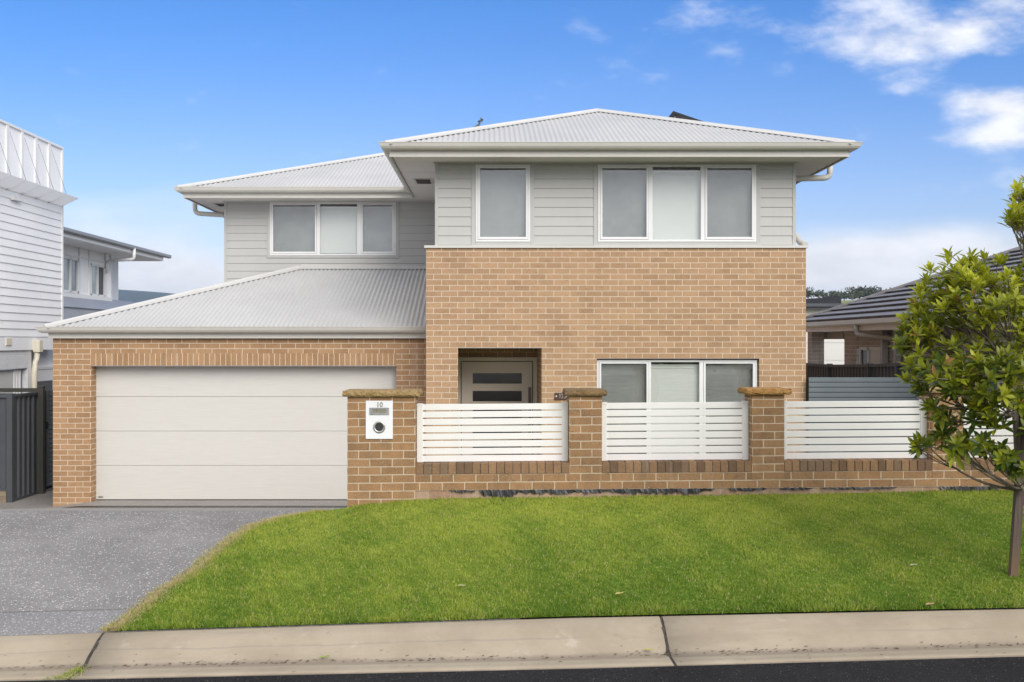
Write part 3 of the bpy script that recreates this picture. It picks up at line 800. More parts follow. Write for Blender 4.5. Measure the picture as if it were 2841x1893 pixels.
for bx in ((-.91,4.56,YC-.045,YC-.0205),(-5.2,-.91,YU-.045,YU-.0205)):
    mb = MB(); mb.box(bx[0],bx[1],bx[2],bx[3],5.165,5.1865); mb.build('soffit_bead', M['trim'], RF, bevel=.003)
for vx0, vx1, vy0, vy1 in ((-1.30,-1.06,17.76,18.28), (-5.45,-5.22,20.9,21.35)):
    mb = MB(); z = 5.179; o = .03
    for q in ((vx0-o,vx1+o,vy0-o,vy0),(vx0-o,vx1+o,vy1,vy1+o),(vx0-o,vx0,vy0,vy1),(vx1,vx1+o,vy0,vy1)): mb.box(*q, z-.004, z+.007)
    sv = mb.build('soffit_vent', M['trim'], H)
    mb = MB(); mb.box(vx0,vx1,vy0,vy1,z+.002,z+.006); mb.build('mesh', M['vent_dark'], sv)
# downpipes
def pipe(name, pts, r, parent, material=None, n=14, col=True):
    P = [Vector(p) for p in pts]; out = [P[0]]
    for i in range(1, len(P)-1):
        a = (P[i-1]-P[i]).normalized(); b = (P[i+1]-P[i]).normalized(); k = min(r*2.2, (P[i-1]-P[i]).length*.45, (P[i+1]-P[i]).length*.45)
        for t in (0,.25,.5,.75,1):
            p1 = P[i]+a*k; p2 = P[i]+b*k
            out.append(p1*(1-t)**2+P[i]*2*t*(1-t)+p2*t*t)
    out.append(P[-1]); m = MB(); m.tube(out, r, n); 
    return m.build(name, material or M['cream'], parent)
pipe('downpipe', [(-5.85,21,5.27),(-5.85,21,5.0),(-5.22,21,4.96),(-5.22,21,3.2)], .046, H)
pipe('downpipe', [(5.25,16.75,5.27),(5.25,16.75,5.05),(4.59,16.75,5.03),(4.59,16.75,4.3),(4.70,16.4,3.99),(4.74,16.3,3.965)], .046, H)

# garage roof
ZG, TG = 2.722, .343
gx0, gy0 = -7.02, 16.75; GT = 3.36
roof = MB()
corrug(roof, (gx0,gy0), (1,0), (0,1), -1.012-gx0, ZG, TG, lambda s: 0, lambda s: min(s, GT))
corrug(roof, (gx0,gy0), (0,1), (1,0), 8, ZG, TG, lambda s: 0, lambda s: min(s, 8-s, 3.4))
GR = roof.build('garage_roof', M['cream_roof'], H)
cap = MB(); zr = ZG+GT*TG
cap_strip(cap, (gx0+e0,gy0+e0,ZG+e0*TG), (gx0+GT,gy0+GT,zr), hl, hf, .14)
cap.build('ridge_cap', M['cap_paint'], GR)
mb = MB()   # apron flashing against the upper wall
yr = gy0+GT; mb.poly([(gx0+GT-.1,yr-.14,zr-.14*TG+.014),(-1.013,yr-.14,zr-.14*TG+.014),(-1.013,yr+.02,zr+.03),(gx0+GT-.05,yr+.02,zr+.03)])
mb.poly([(gx0+GT-.05,yr+.02,zr+.03),(-1.013,yr+.02,zr+.03),(-1.013,20.585,zr+.045),(gx0+GT-.05,20.585,zr+.045)])
mb.poly([(gx0+GT-.05,20.585,zr+.045),(-1.013,20.585,zr+.045),(-1.013,20.585,zr+.1),(gx0+GT-.05,20.585,zr+.1)])
mb.build('flashing', M['cap_paint'], GR)
path = [(-6.985,24),(-6.985,16.82),(-1.013,16.82)]
mb = MB(); mb.sweep(gutter_prof(2.628), path); gg = mb.build('gutter', M['cream'], GR)
mb = MB(); mb.sweep([(-.06,2.541),(.0,2.541),(.006,2.543),(.006,2.56),(.0,2.565),(0,2.64),(-.06,2.64)], path); mb.build('fascia', M['cream'], GR)

# address plaque on the facade
PL = empty('address_plaque', (1.1, YB-.01, 1.67), 'small brown timber plaque with pale number and script on the brick facade', 'house sign')
mb = MB(); mb.box(.903,1.33,YB-.018,YB-.002,1.622,1.728); mb.build('plate', M['plaque'], PL, bevel=.003)
mb = MB(); n = 14
for cx in (.931, 1.302):
    ring = [(cx+.011*math.cos(2*math.pi*k/n), YB-.021, 1.678+.011*math.sin(2*math.pi*k/n)) for k in range(n)]; mb = MB(); mb.poly(ring[::-1]); mb.build('screw', M['lettering'], PL)
mb = MB()
def stroke(pts, r=.0019): mb.tube([(p[0], YB-.0195, p[1]) for p in pts], r, 6)
stroke([(.972,1.700),(.981,1.713),(.978,1.648)])
stroke([(1.012+.016*math.cos(a), 1.681+.033*math.sin(a)) for a in np.linspace(1.4, 1.4+6.28, 18)])
stroke([(1.048,1.662),(1.05,1.648),(1.062,1.645),(1.078,1.662),(1.094,1.69),(1.104,1.715),(1.106,1.68),(1.108,1.65)])
stroke([(1.062,1.672),(1.085,1.677),(1.112,1.676)])
stroke([(1.124,1.672),(1.123,1.655),(1.131,1.649),(1.141,1.66),(1.143,1.672),(1.143,1.652)])
mb.build('lettering', M['lettering'], PL)

# ------------------------------------------------------------------ front fence
YF = 11.44; SL = .0077
def slope_z(x): return (x-1.0)*SL
def shear(o):
    for v in o.data.vertices:
        v.co.z += slope_z(v.co.x)
    o.data.update()
    return o
PIL = [(-1.562,-.834,'tan brick pillar with the white letterbox, widest of the four'),(.807,1.153,'brick pillar under a dark stone cap beside the brown plaque'),(2.756,3.098,'brick pillar under an orange stone cap between two slat panels'),(4.681,5.011,'brick pillar behind the street tree foliage')]
for i, (a, b, lab) in enumerate(PIL):
    z0, z1 = (.3 if i == 0 else 1.0), [1.918, 1.918, 1.925, 1.935][i]
    P = empty('brick_pillar', ((a+b)/2, YF+.17, .7), lab, 'pillar', 'brick pillars of the front fence')
    mb = MB(); mb.box(a, b, YF-.001, YF+.35, z0, z1-slope_z((a+b)/2)); shear(mb.build('shaft', M['brick_f'], P, u0=a-.0 if i == 0 else a-.12, v0=1.003-.0861*9+.0861*(0)))
    # rock-faced cap stone
    m = MB(); o = [.045,.05,.065,.05][i]; x0, x1, y0, y1 = a-o, b+o, YF-.045, YF+.40; zc0, zc1 = z1-.002, z1+.064
    nx = int((x1-x0)/.018); ny = 10; rnd = random.Random(i*7+2)
    def edgept(u, face): 
        return 0
    rows = []
    peri = []
    for k in range(nx): peri.append((x0+(x1-x0)*k/nx, y0, 0, -1))
    for k in range(ny*2): peri.append((x1, y0+(y1-y0)*k/(ny*2), 1, 0))
    for k in range(nx): peri.append((x1-(x1-x0)*k/nx, y1, 0, 1))
    for k in range(ny*2): peri.append((x0, y1-(y1-y0)*k/(ny*2), -1, 0))
    prof = [(.008,0),(.002,.008),(-.004,.02),(-.001,.034),(.004,.046),(.008,.056),(.016,.064)]
    for off, dz in prof:
        rows.append([m.vert((px-nx_*(off+rnd.uniform(-.006,.006)*(0<dz<.06)), py-ny_*(off+rnd.uniform(-.006,.006)*(0<dz<.06)), zc0+dz+rnd.uniform(-.003,.003)*(0<dz<.06)+slope_z(px)*.4)) for px, py, nx_, ny_ in peri])
    n = len(peri)
    for r0, r1 in zip(rows, rows[1:]):
        for k in range(n): m.face((r0[k], r0[(k+1)%n], r1[(k+1)%n], r1[k]))
    m.face(rows[-1]); m.face(rows[0][::-1])
    m.build('capstone', M[['g_stone','g_stone_dark','g_stone_orange','g_stone'][i]], P)
# low wall: two stretcher courses, a brick-on-edge course, old footing and plastic below
LW = empty('low_brick_wall', (2, YF+.1, .8), 'long low brown brick wall with a brick-on-edge top under the slat panels', 'wall')
mb = MB(); mb.box(-.834, 6.9, YF+.002, YF+.23, .918, 1.0875); shear(mb.build('course', M['brick_f'], LW, u0=.05, v0=1.003-.0861*5))
gaps = [(-.834,.807),(1.153,2.756),(3.098,4.681),(5.011,6.9)]
for a, b in gaps:
    n = round((b-a)/.0845); wd = (b-a)/n; mb = MB(); rr = random.Random(int(a*100))
    for k in range(n):
        x = a+k*wd; mb.mi = rr.choice((0,0,1,1,2,3)); dz = rr.uniform(-.003,.003); dy = rr.uniform(-.003,.003)
        mb.box(x+.0045+rr.uniform(-.001,.001), x+wd-.0045+rr.uniform(-.001,.001), YF-.002+dy, YF+.23, 1.093, 1.203+dz)
    shear(mb.build('edge_course', M['edge_bricks'], LW))
    mb = MB(); mb.box(a, b, YF+.008, YF+.225, 1.0875, 1.197); shear(mb.build('mortar_bed', M['mortar_dark'], LW))
mb = MB(); mb.box(-.834, 6.9, YF+.012, YF+.22, .5, .9175)
shear(mb.build('footing', brick('broken_pale_bricks', (.40,.28,.2), (.33,.2,.13), (.5,.42,.36), bw=.24, rh=.2, joint=.004, warm=(.55,.44,.36), stain=.3), LW, u0=.02, v0=.62))
mb = MB(); rnd = random.Random(5)
segs = [(-.48,-.2,.25),(-.16,.28,.9),(.24,.9,.55),(.85,1.25,.45),(1.2,2.35,.62),(2.5,2.9,.35),(3.05,3.4,.25),(3.5,4.3,.2),(4.75,5.4,.7),(5.45,6.2,.4)]
for a, b, dpt in segs:
    n = max(4, int((b-a)/.022)); top, bot = [], []
    for k in range(n+1):
        x = a+(b-a)*k/n; w = abs(math.sin(math.pi*k/n))**.4
        t0 = .919+rnd.uniform(-.004,.004); bz = .912-(.085*dpt)*w*rnd.uniform(.45,1.25)
        top.append((x, YF-.004+rnd.uniform(-.006,.004), t0)); bot.append((x+rnd.uniform(-.012,.012), YF-.006+rnd.uniform(-.018,.006), bz))
    for k in range(n):
        mid0 = tuple((p+q)/2+(0, -.012*rnd.random(), 0)[j] for j, (p, q) in enumerate(zip(top[k], bot[k]))); 
        mb.poly([top[k], bot[k], bot[k+1]]); mb.poly([top[k], bot[k+1], top[k+1]])
shear(mb.build('membrane', M['membrane'], LW))

# slat panels
YP = YF+.145
def slat_panel(a, b, lab, sx0=.065, sx1=.065):
    S = empty('slat_fence_panel', ((a+b)/2, YP, 1.2), lab, 'fence panel', 'white slat panels between brick pillars')
    z0 = 1.204; ph = .63
    for x0, x1 in ((a+.003, a+.003+sx0), (b-.003-sx1, b-.003)):
        mb = MB(); mb.box(x0, x1, YP, YP+.05, z0, z0+ph); po = shear(mb.build('post', M['slat_white'], S, bevel=.003))
        mb = MB(); mb.box(x0-.002, x1+.002, YP-.003, YP+.053, z0+ph-.022, z0+ph+.004); shear(mb.build('cap', M['slat_white'], po, bevel=.003))
    mb = MB(); pitch = .0795
    for k in range(8): mb.box(a+.003+sx0-.004, b-.003-sx1+.004, YP+.012, YP+.030, z0+.003+k*pitch, z0+.003+k*pitch+.0655)
    shear(mb.build('slats', M['slat_white'], S, bevel=.0025))
slat_panel(-.834, .807, 'white horizontal slat panel in front of the porch and front door')
slat_panel(1.153, 2.756, 'white horizontal slat panel below the ground floor window')
slat_panel(3.098, 4.681, 'white horizontal slat panel in front of the grey slat fence')
slat_panel(5.011, 6.75, 'white horizontal slat panel behind the street tree foliage')

# letterbox
LB = empty('letterbox', (-1.23, YF, 1.4), 'white letterbox plate with number ten set in the brick pillar', 'letterbox')
lx0, lx1, lz0, lz1 = -1.235, -.949, 1.388, 1.795
lx0, lx1 = (1015-1370)/2976*YF, (1090-1370)/2976*YF
lz0, lz1 = 2.5-(1218.5-947)/2976*YF, 2.5-(1112.5-947)/2976*YF
cx = (lx0+lx1)/2; rc = (cx, 2.5-(1185.5-947)/2976*YF)
mb = MB(); mb.box(lx0, lx1, YF-.012, YF+.002, lz0, lz1); mb.build('plate', M['letter_white'], LB, bevel=.002)
sx0, sx1 = (1025.2-1370)/2976*YF, (1079.7-1370)/2976*YF; sz0, sz1 = 2.5-(1152-947)/2976*YF, 2.5-(1131.5-947)/2976*YF
hx0, hx1 = (1033.8-1370)/2976*YF, (1071.3-1370)/2976*YF; hz0, hz1 = 2.5-(1146.3-947)/2976*YF, 2.5-(1137-947)/2976*YF
mb = MB(); y = YF-.017
mb.box(sx0,sx1,y,YF-.012,sz0,hz0); mb.box(sx0,sx1,y,YF-.012,hz1,sz1); mb.box(sx0,hx0,y,YF-.012,hz0,hz1); mb.box(hx1,sx1,y,YF-.012,hz0,hz1)
sl = mb.build('slot', M['steel'], LB, bevel=.0015)
mb = MB(); mb.box(hx0,hx1,YF-.0135,YF-.0125,hz0,hz1); mb.build('flap', M['card'], sl)
mb = MB(); n = 32; ro, ri = .0655, .0425
prof = [(ro,-.0125),(ro,-.018),(ro-.006,-.022),(ri+.006,-.022),(ri,-.018),(ri,-.0125)]
rows = [[mb.vert((rc[0]+r*math.cos(2*math.pi*k/n), YF+y, rc[1]+r*math.sin(2*math.pi*k/n))) for k in range(n)] for r, y in prof]
for r0, r1 in zip(rows, rows[1:]):
    for k in range(n): mb.face((r0[k], r1[k], r1[(k+1)%n], r0[(k+1)%n]), True)
rg = mb.build('newspaper_ring', M['steel'], LB)
mb = MB(); mb.poly([(rc[0]+ri*math.cos(2*math.pi*k/n), YF-.0135, rc[1]+ri*math.sin(2*math.pi*k/n)) for k in range(n)])
mb.build('opening', M['dark_hole'], rg)
def text_mesh(name, body, size, loc, material, parent, ext=.002, align='CENTER'):
    cu = bpy.data.curves.new('txt', 'FONT'); cu.body = body; cu.size = size; cu.extrude = ext; cu.align_x = align; cu.offset = .0002
    t = bpy.data.objects.new('txt', cu); COL.objects.link(t); bpy.context.view_layer.update()
    me = bpy.data.meshes.new_from_object(t.evaluated_get(bpy.context.evaluated_depsgraph_get()))
    bpy.data.objects.remove(t); bpy.data.curves.remove(cu)
    me.transform(Matrix.Translation(loc) @ Matrix.Rotation(R(90), 4, 'X')); me.name = name
    me.materials.clear(); me.materials.append(material)
    return link(me, name, parent)
text_mesh('house_number', '10', .071, (cx+.004, YF-.015, 2.5-(1129.3-947)/2976*YF), paint('bronze_numeral', (.30,.25,.16), .35, .1, 20, metallic=.7), LB)

# trench drain across the driveway
mb = MB()
for k in range(26):
    x0 = -7.7+k*.25; x1 = x0+.24
    zz = [float(G(np.float64(q), np.float64(16.42)))+.006 for q in (x0, x1)]
    mb.poly([(x0,16.32,zz[0]),(x1,16.32,zz[1]),(x1,16.50,zz[1]),(x0,16.50,zz[0])])
    mb.poly([(x0,16.32,zz[0]-.02),(x1,16.32,zz[1]-.02),(x1,16.32,zz[1]),(x0,16.32,zz[0])])
dr = mb.build('trench_drain', M['drain']); tag(dr, 'dark narrow grated drain across the driveway before the garage door', 'drain')

# ------------------------------------------------------------------ left side: fences, gate, neighbours
def rib_sheet(mb, P0, P1, z0a, z1a, z0b, z1b, period=.19, depth=.034):
    P0, P1 = Vector(P0), Vector(P1); d = (P1-P0); L = d.length; d.normalize(); nrm = Vector((d.y, -d.x))
    seq = [(0,0),(.30,0),(.40,1),(.70,1),(.80,0)]; pts = []
    k = 0
    while k*period < L:
        for f, h in seq:
            s = (k+f)*period
            if s < L: pts.append((s, h))
        k += 1
    pts.append((L, 0)); prev = None
    for s, h in pts:
        p = P0+d*s+nrm*depth*h; u = s/L
        q = (mb.vert((p.x, p.y, z0a*(1-u)+z0b*u)), mb.vert((p.x, p.y, z1a*(1-u)+z1b*u)))
        if prev: mb.face((prev[0], q[0], q[1], prev[1]))
        prev = q
LF = empty('corrugated_fence', (-8.07, 18, -.2), 'charcoal ribbed steel fence running beside the garage corner', 'fence')
fx = -8.07
mb = MB(); rib_sheet(mb, (fx,17.9), (fx,24), -.17, 1.57, -.17, 1.57); mb.build('sheet', M['dark_metal'], LF)
mb = MB(); rib_sheet(mb, (-12,17.9), (fx,17.9), .02, 1.57, .02, 1.57); mb.build('sheet', M['dark_metal'], LF)
mb = MB(); mb.box(fx-.03,fx+.045,17.93,19.14,1.555,1.605); mb.box(fx-.03,fx+.045,17.93,19.14,-.19,-.145); mb.box(fx-.03,fx+.045,19.22,24,1.555,1.605)
mb.box(-12,fx-.04,17.86,17.935,1.555,1.605); mb.box(-12,fx-.04,17.86,17.935,.0,.04); mb.build('rail', M['dark_metal'], LF, bevel=.004)
for px, py in ((fx,17.9),(fx,19.18)):
    mb = MB(); mb.box(px-.045,px+.05,py-.045,py+.045,-.3,1.625); mb.build('post', M['dark_metal'], LF, bevel=.004)
mb = MB(); mb.box(-12,fx-.05,17.85,17.93,-.3,-.002); mb.build('plinth', M['g_timber'], LF)
GA = empty('slat_gate', (-7.5, 19.2, -.1), 'charcoal horizontal slat side gate tucked behind the garage corner', 'gate')
mb = MB(); k = 0
while -.08+k*.084 < 1.58: mb.box(-7.955,-7.0,19.19,19.21,-.08+k*.084,-.08+k*.084+.07); k += 1
mb.build('slats', M['dark_metal'], GA)
mb = MB(); mb.box(-8.005,-7.955,19.17,19.22,-.1,1.63); mb.box(-7.0,-6.955,19.17,19.22,-.1,1.63); mb.box(-7.955,-7.0,19.225,19.235,-.1,1.6); mb.build('frame', M['dark_metal'], GA, bevel=.003)
mb = MB(); mb.box(-8.0,-7.96,19.12,19.17,.95,1.06); mb.build('latch', M['seal_and_backing'], GA, bevel=.006)
RFN = empty('rail_fence', (-8.6, 18.9, 0), 'dark bronze two rail gate across the passage beside the white house', 'fence')
mb = MB(); mb.box(-8.98,-8.02,18.9,18.93,1.60,1.67); mb.box(-8.98,-8.02,18.9,18.93,1.52,1.575); mb.build('rail', M['bronze_rail'], RFN, bevel=.003)
mb = MB()
for k in range(11): mb.box(-8.95+k*.088,-8.935+k*.088,18.905,18.925,-.2,1.53)
mb.build('bars', M['bronze_rail'], RFN)
mb = MB(); mb.box(-8.02,-7.93,18.87,18.96,-.2,1.69); mb.box(-8.03,-7.92,18.86,18.97,1.69,1.705); mb.build('post', M['bronze_rail'], RFN, bevel=.003)

# near neighbour: tall white weatherboard house, its long side faces us obliquely (normal +X)
N1 = empty('weatherboard_house', (-11, 20, -.2), 'tall white weatherboard house with a panelled parapet and sunshade beside the garage', 'house')
nx, ny0, ny1 = -9.0, 13.5, 22.36
def xboards(mb, x, y0, y1, z0, z1, e=.151, lip=.02):
    k = 0
    while z0+k*e < z1-.01:
        a, b = z0+k*e, min(z0+(k+1)*e, z1)
        mb.poly([(x+lip,y0,a+.008),(x+lip,y1,a+.008),(x+.002,y1,b),(x+.002,y0,b)])
        mb.poly([(x+.004,y0,a+.001),(x+.004,y1,a+.001),(x+lip,y1,a+.008),(x+lip,y0,a+.008)])
        mb.poly([(x-.006,y0,a-.004),(x-.006,y1,a-.004),(x+.004,y1,a+.001),(x+.004,y0,a+.001)])
        k += 1
mb = MB(); xboards(mb, nx, ny0, ny1-.06, 2.575, 5.30); mb.poly([(nx+.012,ny0,2.325),(nx+.012,ny1-.06,2.325),(nx+.012,ny1-.06,2.572),(nx+.012,ny0,2.572)])
mb.poly([(nx-.3,ny0,2.325),(nx-.3,ny1,2.325),(nx+.012,ny1,2.325),(nx+.012,ny0,2.325)])
mb.poly([(nx,ny1,2.325),(nx-8,ny1,2.325),(nx-8,ny1,6.4),(nx,ny1,6.4)]); mb.poly([(nx,ny0,-.3),(nx,ny0,6.4),(nx-8,ny0,6.4),(nx-8,ny0,-.3)])
mb.build('board_wall', M['nb_white'], N1)
mb = MB(); mb.poly([(nx+.0,ny0,5.3),(nx,ny1,5.3),(nx,ny1,6.5),(nx,ny0,6.5)]); mb.build('parapet', M['nb_white'], N1)
mb = MB(); mb.box(nx-.12,nx+.035,ny0,ny1+.01,6.49,6.535); mb.box(nx-.0,nx+.03,ny1-.06,ny1+.005,2.325,6.49); 
for sy in (19,62,103,143): 
    pass
for y in [22.36-.0]+[ny1-.69-.62*k for k in range(11)]:
    if y < ny1: mb.box(nx-.0,nx+.03,y-.055,y+.055,5.3,6.489)
mb.build('batten', M['nb_trim'], N1, bevel=.004)
mb = MB()
mb.poly([(nx-8,ny0,6.4),(nx,ny0,6.4),(nx,ny1,6.4),(nx-8,ny1,6.4)]); mb.build('roof', M['nb_gutter'], N1)
# sunshade: thin tilted blades on plates
SS = MB()
ys = [ny1+.02-.625*k for k in range(13)]
for a, b in zip(ys, ys[1:]):
    p = [(nx+.012,b+.008,5.31),(nx+.012,a-.008,5.31),(nx+.345,a-.008,5.47),(nx+.345,b+.008,5.47)]
    SS.poly(p); SS.poly([(x,y,z+.012) for x, y, z in p][::-1])
    for q, r_ in zip(p, p[1:]+p[:1]): SS.poly([q, r_, (r_[0],r_[1],r_[2]+.012), (q[0],q[1],q[2]+.012)])
sun_sh = SS.build('sunshade', M['opal'], N1)

for y in ys[1:]:
    mb = MB(); mb.tube([(nx+.03,y,6.38),(nx+.33,y,5.485)], .005, 6); mb.build('tie_rod', M['nb_gutter'], sun_sh)
mb = MB(); mb.box(nx+.0,nx+.09,19.95,20.1,5.13,5.2); mb.box(nx+.015,nx+.1,20.1,20.3,5.135,5.195); mb.build('light_fitting', M['nb_trim'], N1)
# lower storey
mb = MB()
def xwall(mb, x, y0, y1, z0, z1, holes):
    ys_ = sorted({y0,y1,*[h[0] for h in holes],*[h[1] for h in holes]}); zs_ = sorted({z0,z1,*[h[2] for h in holes],*[h[3] for h in holes]})
    for a, b in zip(ys_, ys_[1:]):
        for c, d in zip(zs_, zs_[1:]):
            m1, m2 = (a+b)/2, (c+d)/2
            if any(h[0] < m1 < h[1] and h[2] < m2 < h[3] for h in holes): continue
            mb.poly([(x,a,c),(x,b,c),(x,b,d),(x,a,d)])
NW = (17.0, 20.76, .6, 1.975)
xwall(mb, nx-.02, ny0, 20.92, -.3, 2.325, [NW])
mb.poly([(nx-.02,NW[1],NW[2]),(nx-.13,NW[1],NW[2]),(nx-.13,NW[1],NW[3]),(nx-.02,NW[1],NW[3])]); mb.poly([(nx-.02,NW[0],NW[3]),(nx-.02,NW[1],NW[3]),(nx-.13,NW[1],NW[3]),(nx-.13,NW[0],NW[3])])
mb.poly([(nx-.02,20.92,-.3),(nx-.35,20.92,-.3),(nx-.35,20.92,2.325),(nx-.02,20.92,2.325)])
mb.build('brick_base', M['brick_w'], N1)
mb = MB(); mb.poly([(nx-.3,20.9,-.3),(nx-.3,ny1+1.5,-.3),(nx-.3,ny1+1.5,2.4),(nx-.3,20.9,2.4)]); mb.build('recess_wall', M['nb_white'], N1)
mb = MB(); mb.box(nx-.13,nx-.09,19.0,20.3,.6,1.95); w = mb.build('window', M['blind_grey'], N1)
for y in (20.3,20.42,20.54):
    mb = MB(); mb.box(nx-.12,nx-.075,y,y+.05,.6,1.96); mb.build('frame', M['nb_trim'], w)
mb = MB(); mb.box(nx-.30,nx-.262,21.15,22.75,-.2,1.91); mb.box(nx-.30,nx-.25,21.05,22.9,1.92,1.97); d = mb.build('door', M['nb_trim'], N1)
mb = MB(); mb.box(nx-.262,nx-.255,21.35,22.5,.4,1.68); mb.build('pane', M['dark_glass'], d)
mb = MB(); mb.box(nx+.012,nx+.03,19.75,19.98,2.42,2.55); mb.build('wall_vent', M['cream_pipe'], N1)
pipe('downpipe', [(nx+.06,21.0,2.5),(nx+.06,21.0,2.2),(nx+.03,20.93,1.95),(nx+.03,20.93,-.2)], .055, N1, M['cream_pipe'])
mb = MB(); mb.box(nx+.01,nx+.14,20.92,21.09,2.28,2.52); mb.build('rainhead', M['cream_pipe'], N1, bevel=.01)

# far neighbour: white two storey house with grey gutter
N2 = empty('white_house', (-14, 30, -.3), 'white two storey house with grey eaves behind the weatherboard house', 'house')
wx, we = -12.0, 33.6
mb = MB(); holes = [(29.8,30.95,3.87,4.87),(31.9,33.06,3.85,4.81)]
xwall(mb, wx, 22, we, 3.78, 5.55, holes)
mb.poly([(wx,we,3.78),(wx-6,we,3.78),(wx-6,we,5.6),(wx,we,5.6)])
mb.poly([(wx-.6,we,3.78),(wx-.6,36.0,3.78),(wx-.6,36.0,5.6),(wx-.6,we,5.6)]); mb.build('wall', M['nb_white'], N2)
mb = MB()
for y in (29.6,31.03,31.8,33.12,we-.04): mb.box(wx,wx+.03,y-.05,y+.05,3.78,5.5)
mb.box(wx,wx+.028,22,we,4.9,4.95); mb.box(wx,wx+.05,22,we,3.74,3.86); mb.build('batten', M['nb_trim'], N2)
for i, h in enumerate(holes):
    mb = MB(); a, b, c, d = h; m_ = (a+b)/2
    for q in ((a,a+.06,c,d),(b-.06,b,c,d),(m_-.03,m_+.03,c,d),(a,b,c,c+.06),(a,b,d-.06,d)): mb.box(wx-.03,wx+.025,q[0],q[1],q[2],q[3])
    w = mb.build('window', M['nb_trim'], N2)
    mb = MB(); mb.poly([(wx-.02,a,c),(wx-.02,m_,c),(wx-.02,m_,d),(wx-.02,a,d)]); mb.build('pane', paint('pale_reflecting_glass', (.33,.38,.4), .1, .25, 1.5, spec=.8), w)
    mb = MB(); mb.poly([(wx-.018,m_,c),(wx-.018,b,c),(wx-.018,b,d),(wx-.018,m_,d)]); mb.build('pane', paint('dark_screen_pane', (.07,.065,.06), .4, .2, 1.5) if i == 1 else paint('grey_pane', (.2,.23,.27), .12, .2, 1.5, spec=.8), w)
mb = MB(); ex, eye = -11.2, 36.8
mb.box(ex-.02,ex+.02,22,eye-.5,5.22,5.36); mb.build('fascia', M['nb_trim'], N2)
mb = MB(); mb.box(wx-1.5,ex-.02,22,eye-.5,5.2,5.24); mb.build('soffit', M['nb_white'], N2)
mb = MB(); mb.sweep([(0,5.33),(.09,5.33),(.12,5.36),(.12,5.44),(0,5.46)], [(ex+.02,eye),(ex+.02,22)][::-1]); mb.poly([(ex+.1,22,5.44),(ex+.1,eye,5.44),(ex-6,eye,5.9),(ex-6,22,5.9)]); mb.build('roof', M['nb_gutter'], N2)
pipe('downpipe', [(ex+.1,33.1,5.36),(ex+.1,33.1,5.02),(wx+.06,33.1,4.98),(wx+.06,33.1,4.6)], .05, N2, M['nb_trim'])
mb = MB()
prev = None
y = 22.0; k = 0
while y < 40:
    h = .012 if k % 2 else 0; xx = wx+.25+h
    q = (mb.vert((xx,y,-.3)), mb.vert((xx,y,3.45)))
    if prev: mb.face((prev[0],q[0],q[1],prev[1]))
    prev = q; y += .04; k += 1
mb.poly([(wx+.3,22,3.44),(wx+.3,40,3.44),(wx-.0,40,3.80),(wx-.0,22,3.80)])
mb.build('lower_wall', M['nb_grey'], N2)

# ------------------------------------------------------------------ right side
# slat fence beside the house
SF = empty('grey_slat_fence', (6, 15.9, 0), 'blue-grey horizontal slat fence between the brick facade and the tiled house', 'fence')
mb = MB(); k = 0
while .3+k*.0747 < 1.95:
    z = 1.96-(k+1)*.0747; 
    if z < .3: break
    mb.box(4.665,6.25,15.88,15.90,z+.0095,z+.0747); mb.box(6.43,9.5,15.88,15.90,z+.0095,z+.0747); k += 1
mb.build('slats', M['grey_slat'], SF, bevel=.002)
mb = MB(); mb.box(4.662,9.5,15.93,15.94,.2,1.95); mb.build('backing', M['seal_and_backing'], SF)
for x in (6.25, 6.34):
    mb = MB(); mb.box(x,x+.075,15.86,15.925,.2,1.975); mb.build('post', M['grey_slat'], SF, bevel=.003)
# ribbed boundary fence
RB = empty('corrugated_fence', (6.4, 18, .5), 'charcoal ribbed steel fence in front of the dark tiled house', 'fence')
fy = [22.2,20.44,18.24,16.96,15.98]; fzt = [2.05,2.05,2.105,2.15,2.19]
for i in range(4):
    mb = MB(); rib_sheet(mb, (6.4,fy[i]), (6.4,fy[i+1]), .2, fzt[i]-.03, .2, fzt[i+1]-.03, period=.16, depth=-.03); mb.build('sheet', M['dark_metal'], RB)
    mb = MB(); za, zb = fzt[i], fzt[i+1]
    for dx in (0,): 
        v = [(6.36,fy[i],za-.05),(6.44,fy[i],za-.05),(6.44,fy[i],za),(6.36,fy[i],za)]; w_ = [(6.36,fy[i+1],zb-.05),(6.44,fy[i+1],zb-.05),(6.44,fy[i+1],zb),(6.36,fy[i+1],zb)]
        for q in range(4): mb.poly([v[q], v[(q+1)%4], w_[(q+1)%4], w_[q]])
    mb.build('rail', M['dark_metal'], RB)
for y, z in zip(fy, fzt):
    mb = MB(); mb.box(6.35,6.45,y-.035,y+.035,.2,z+.02); mb.build('post', M['dark_metal'], RB, bevel=.003)

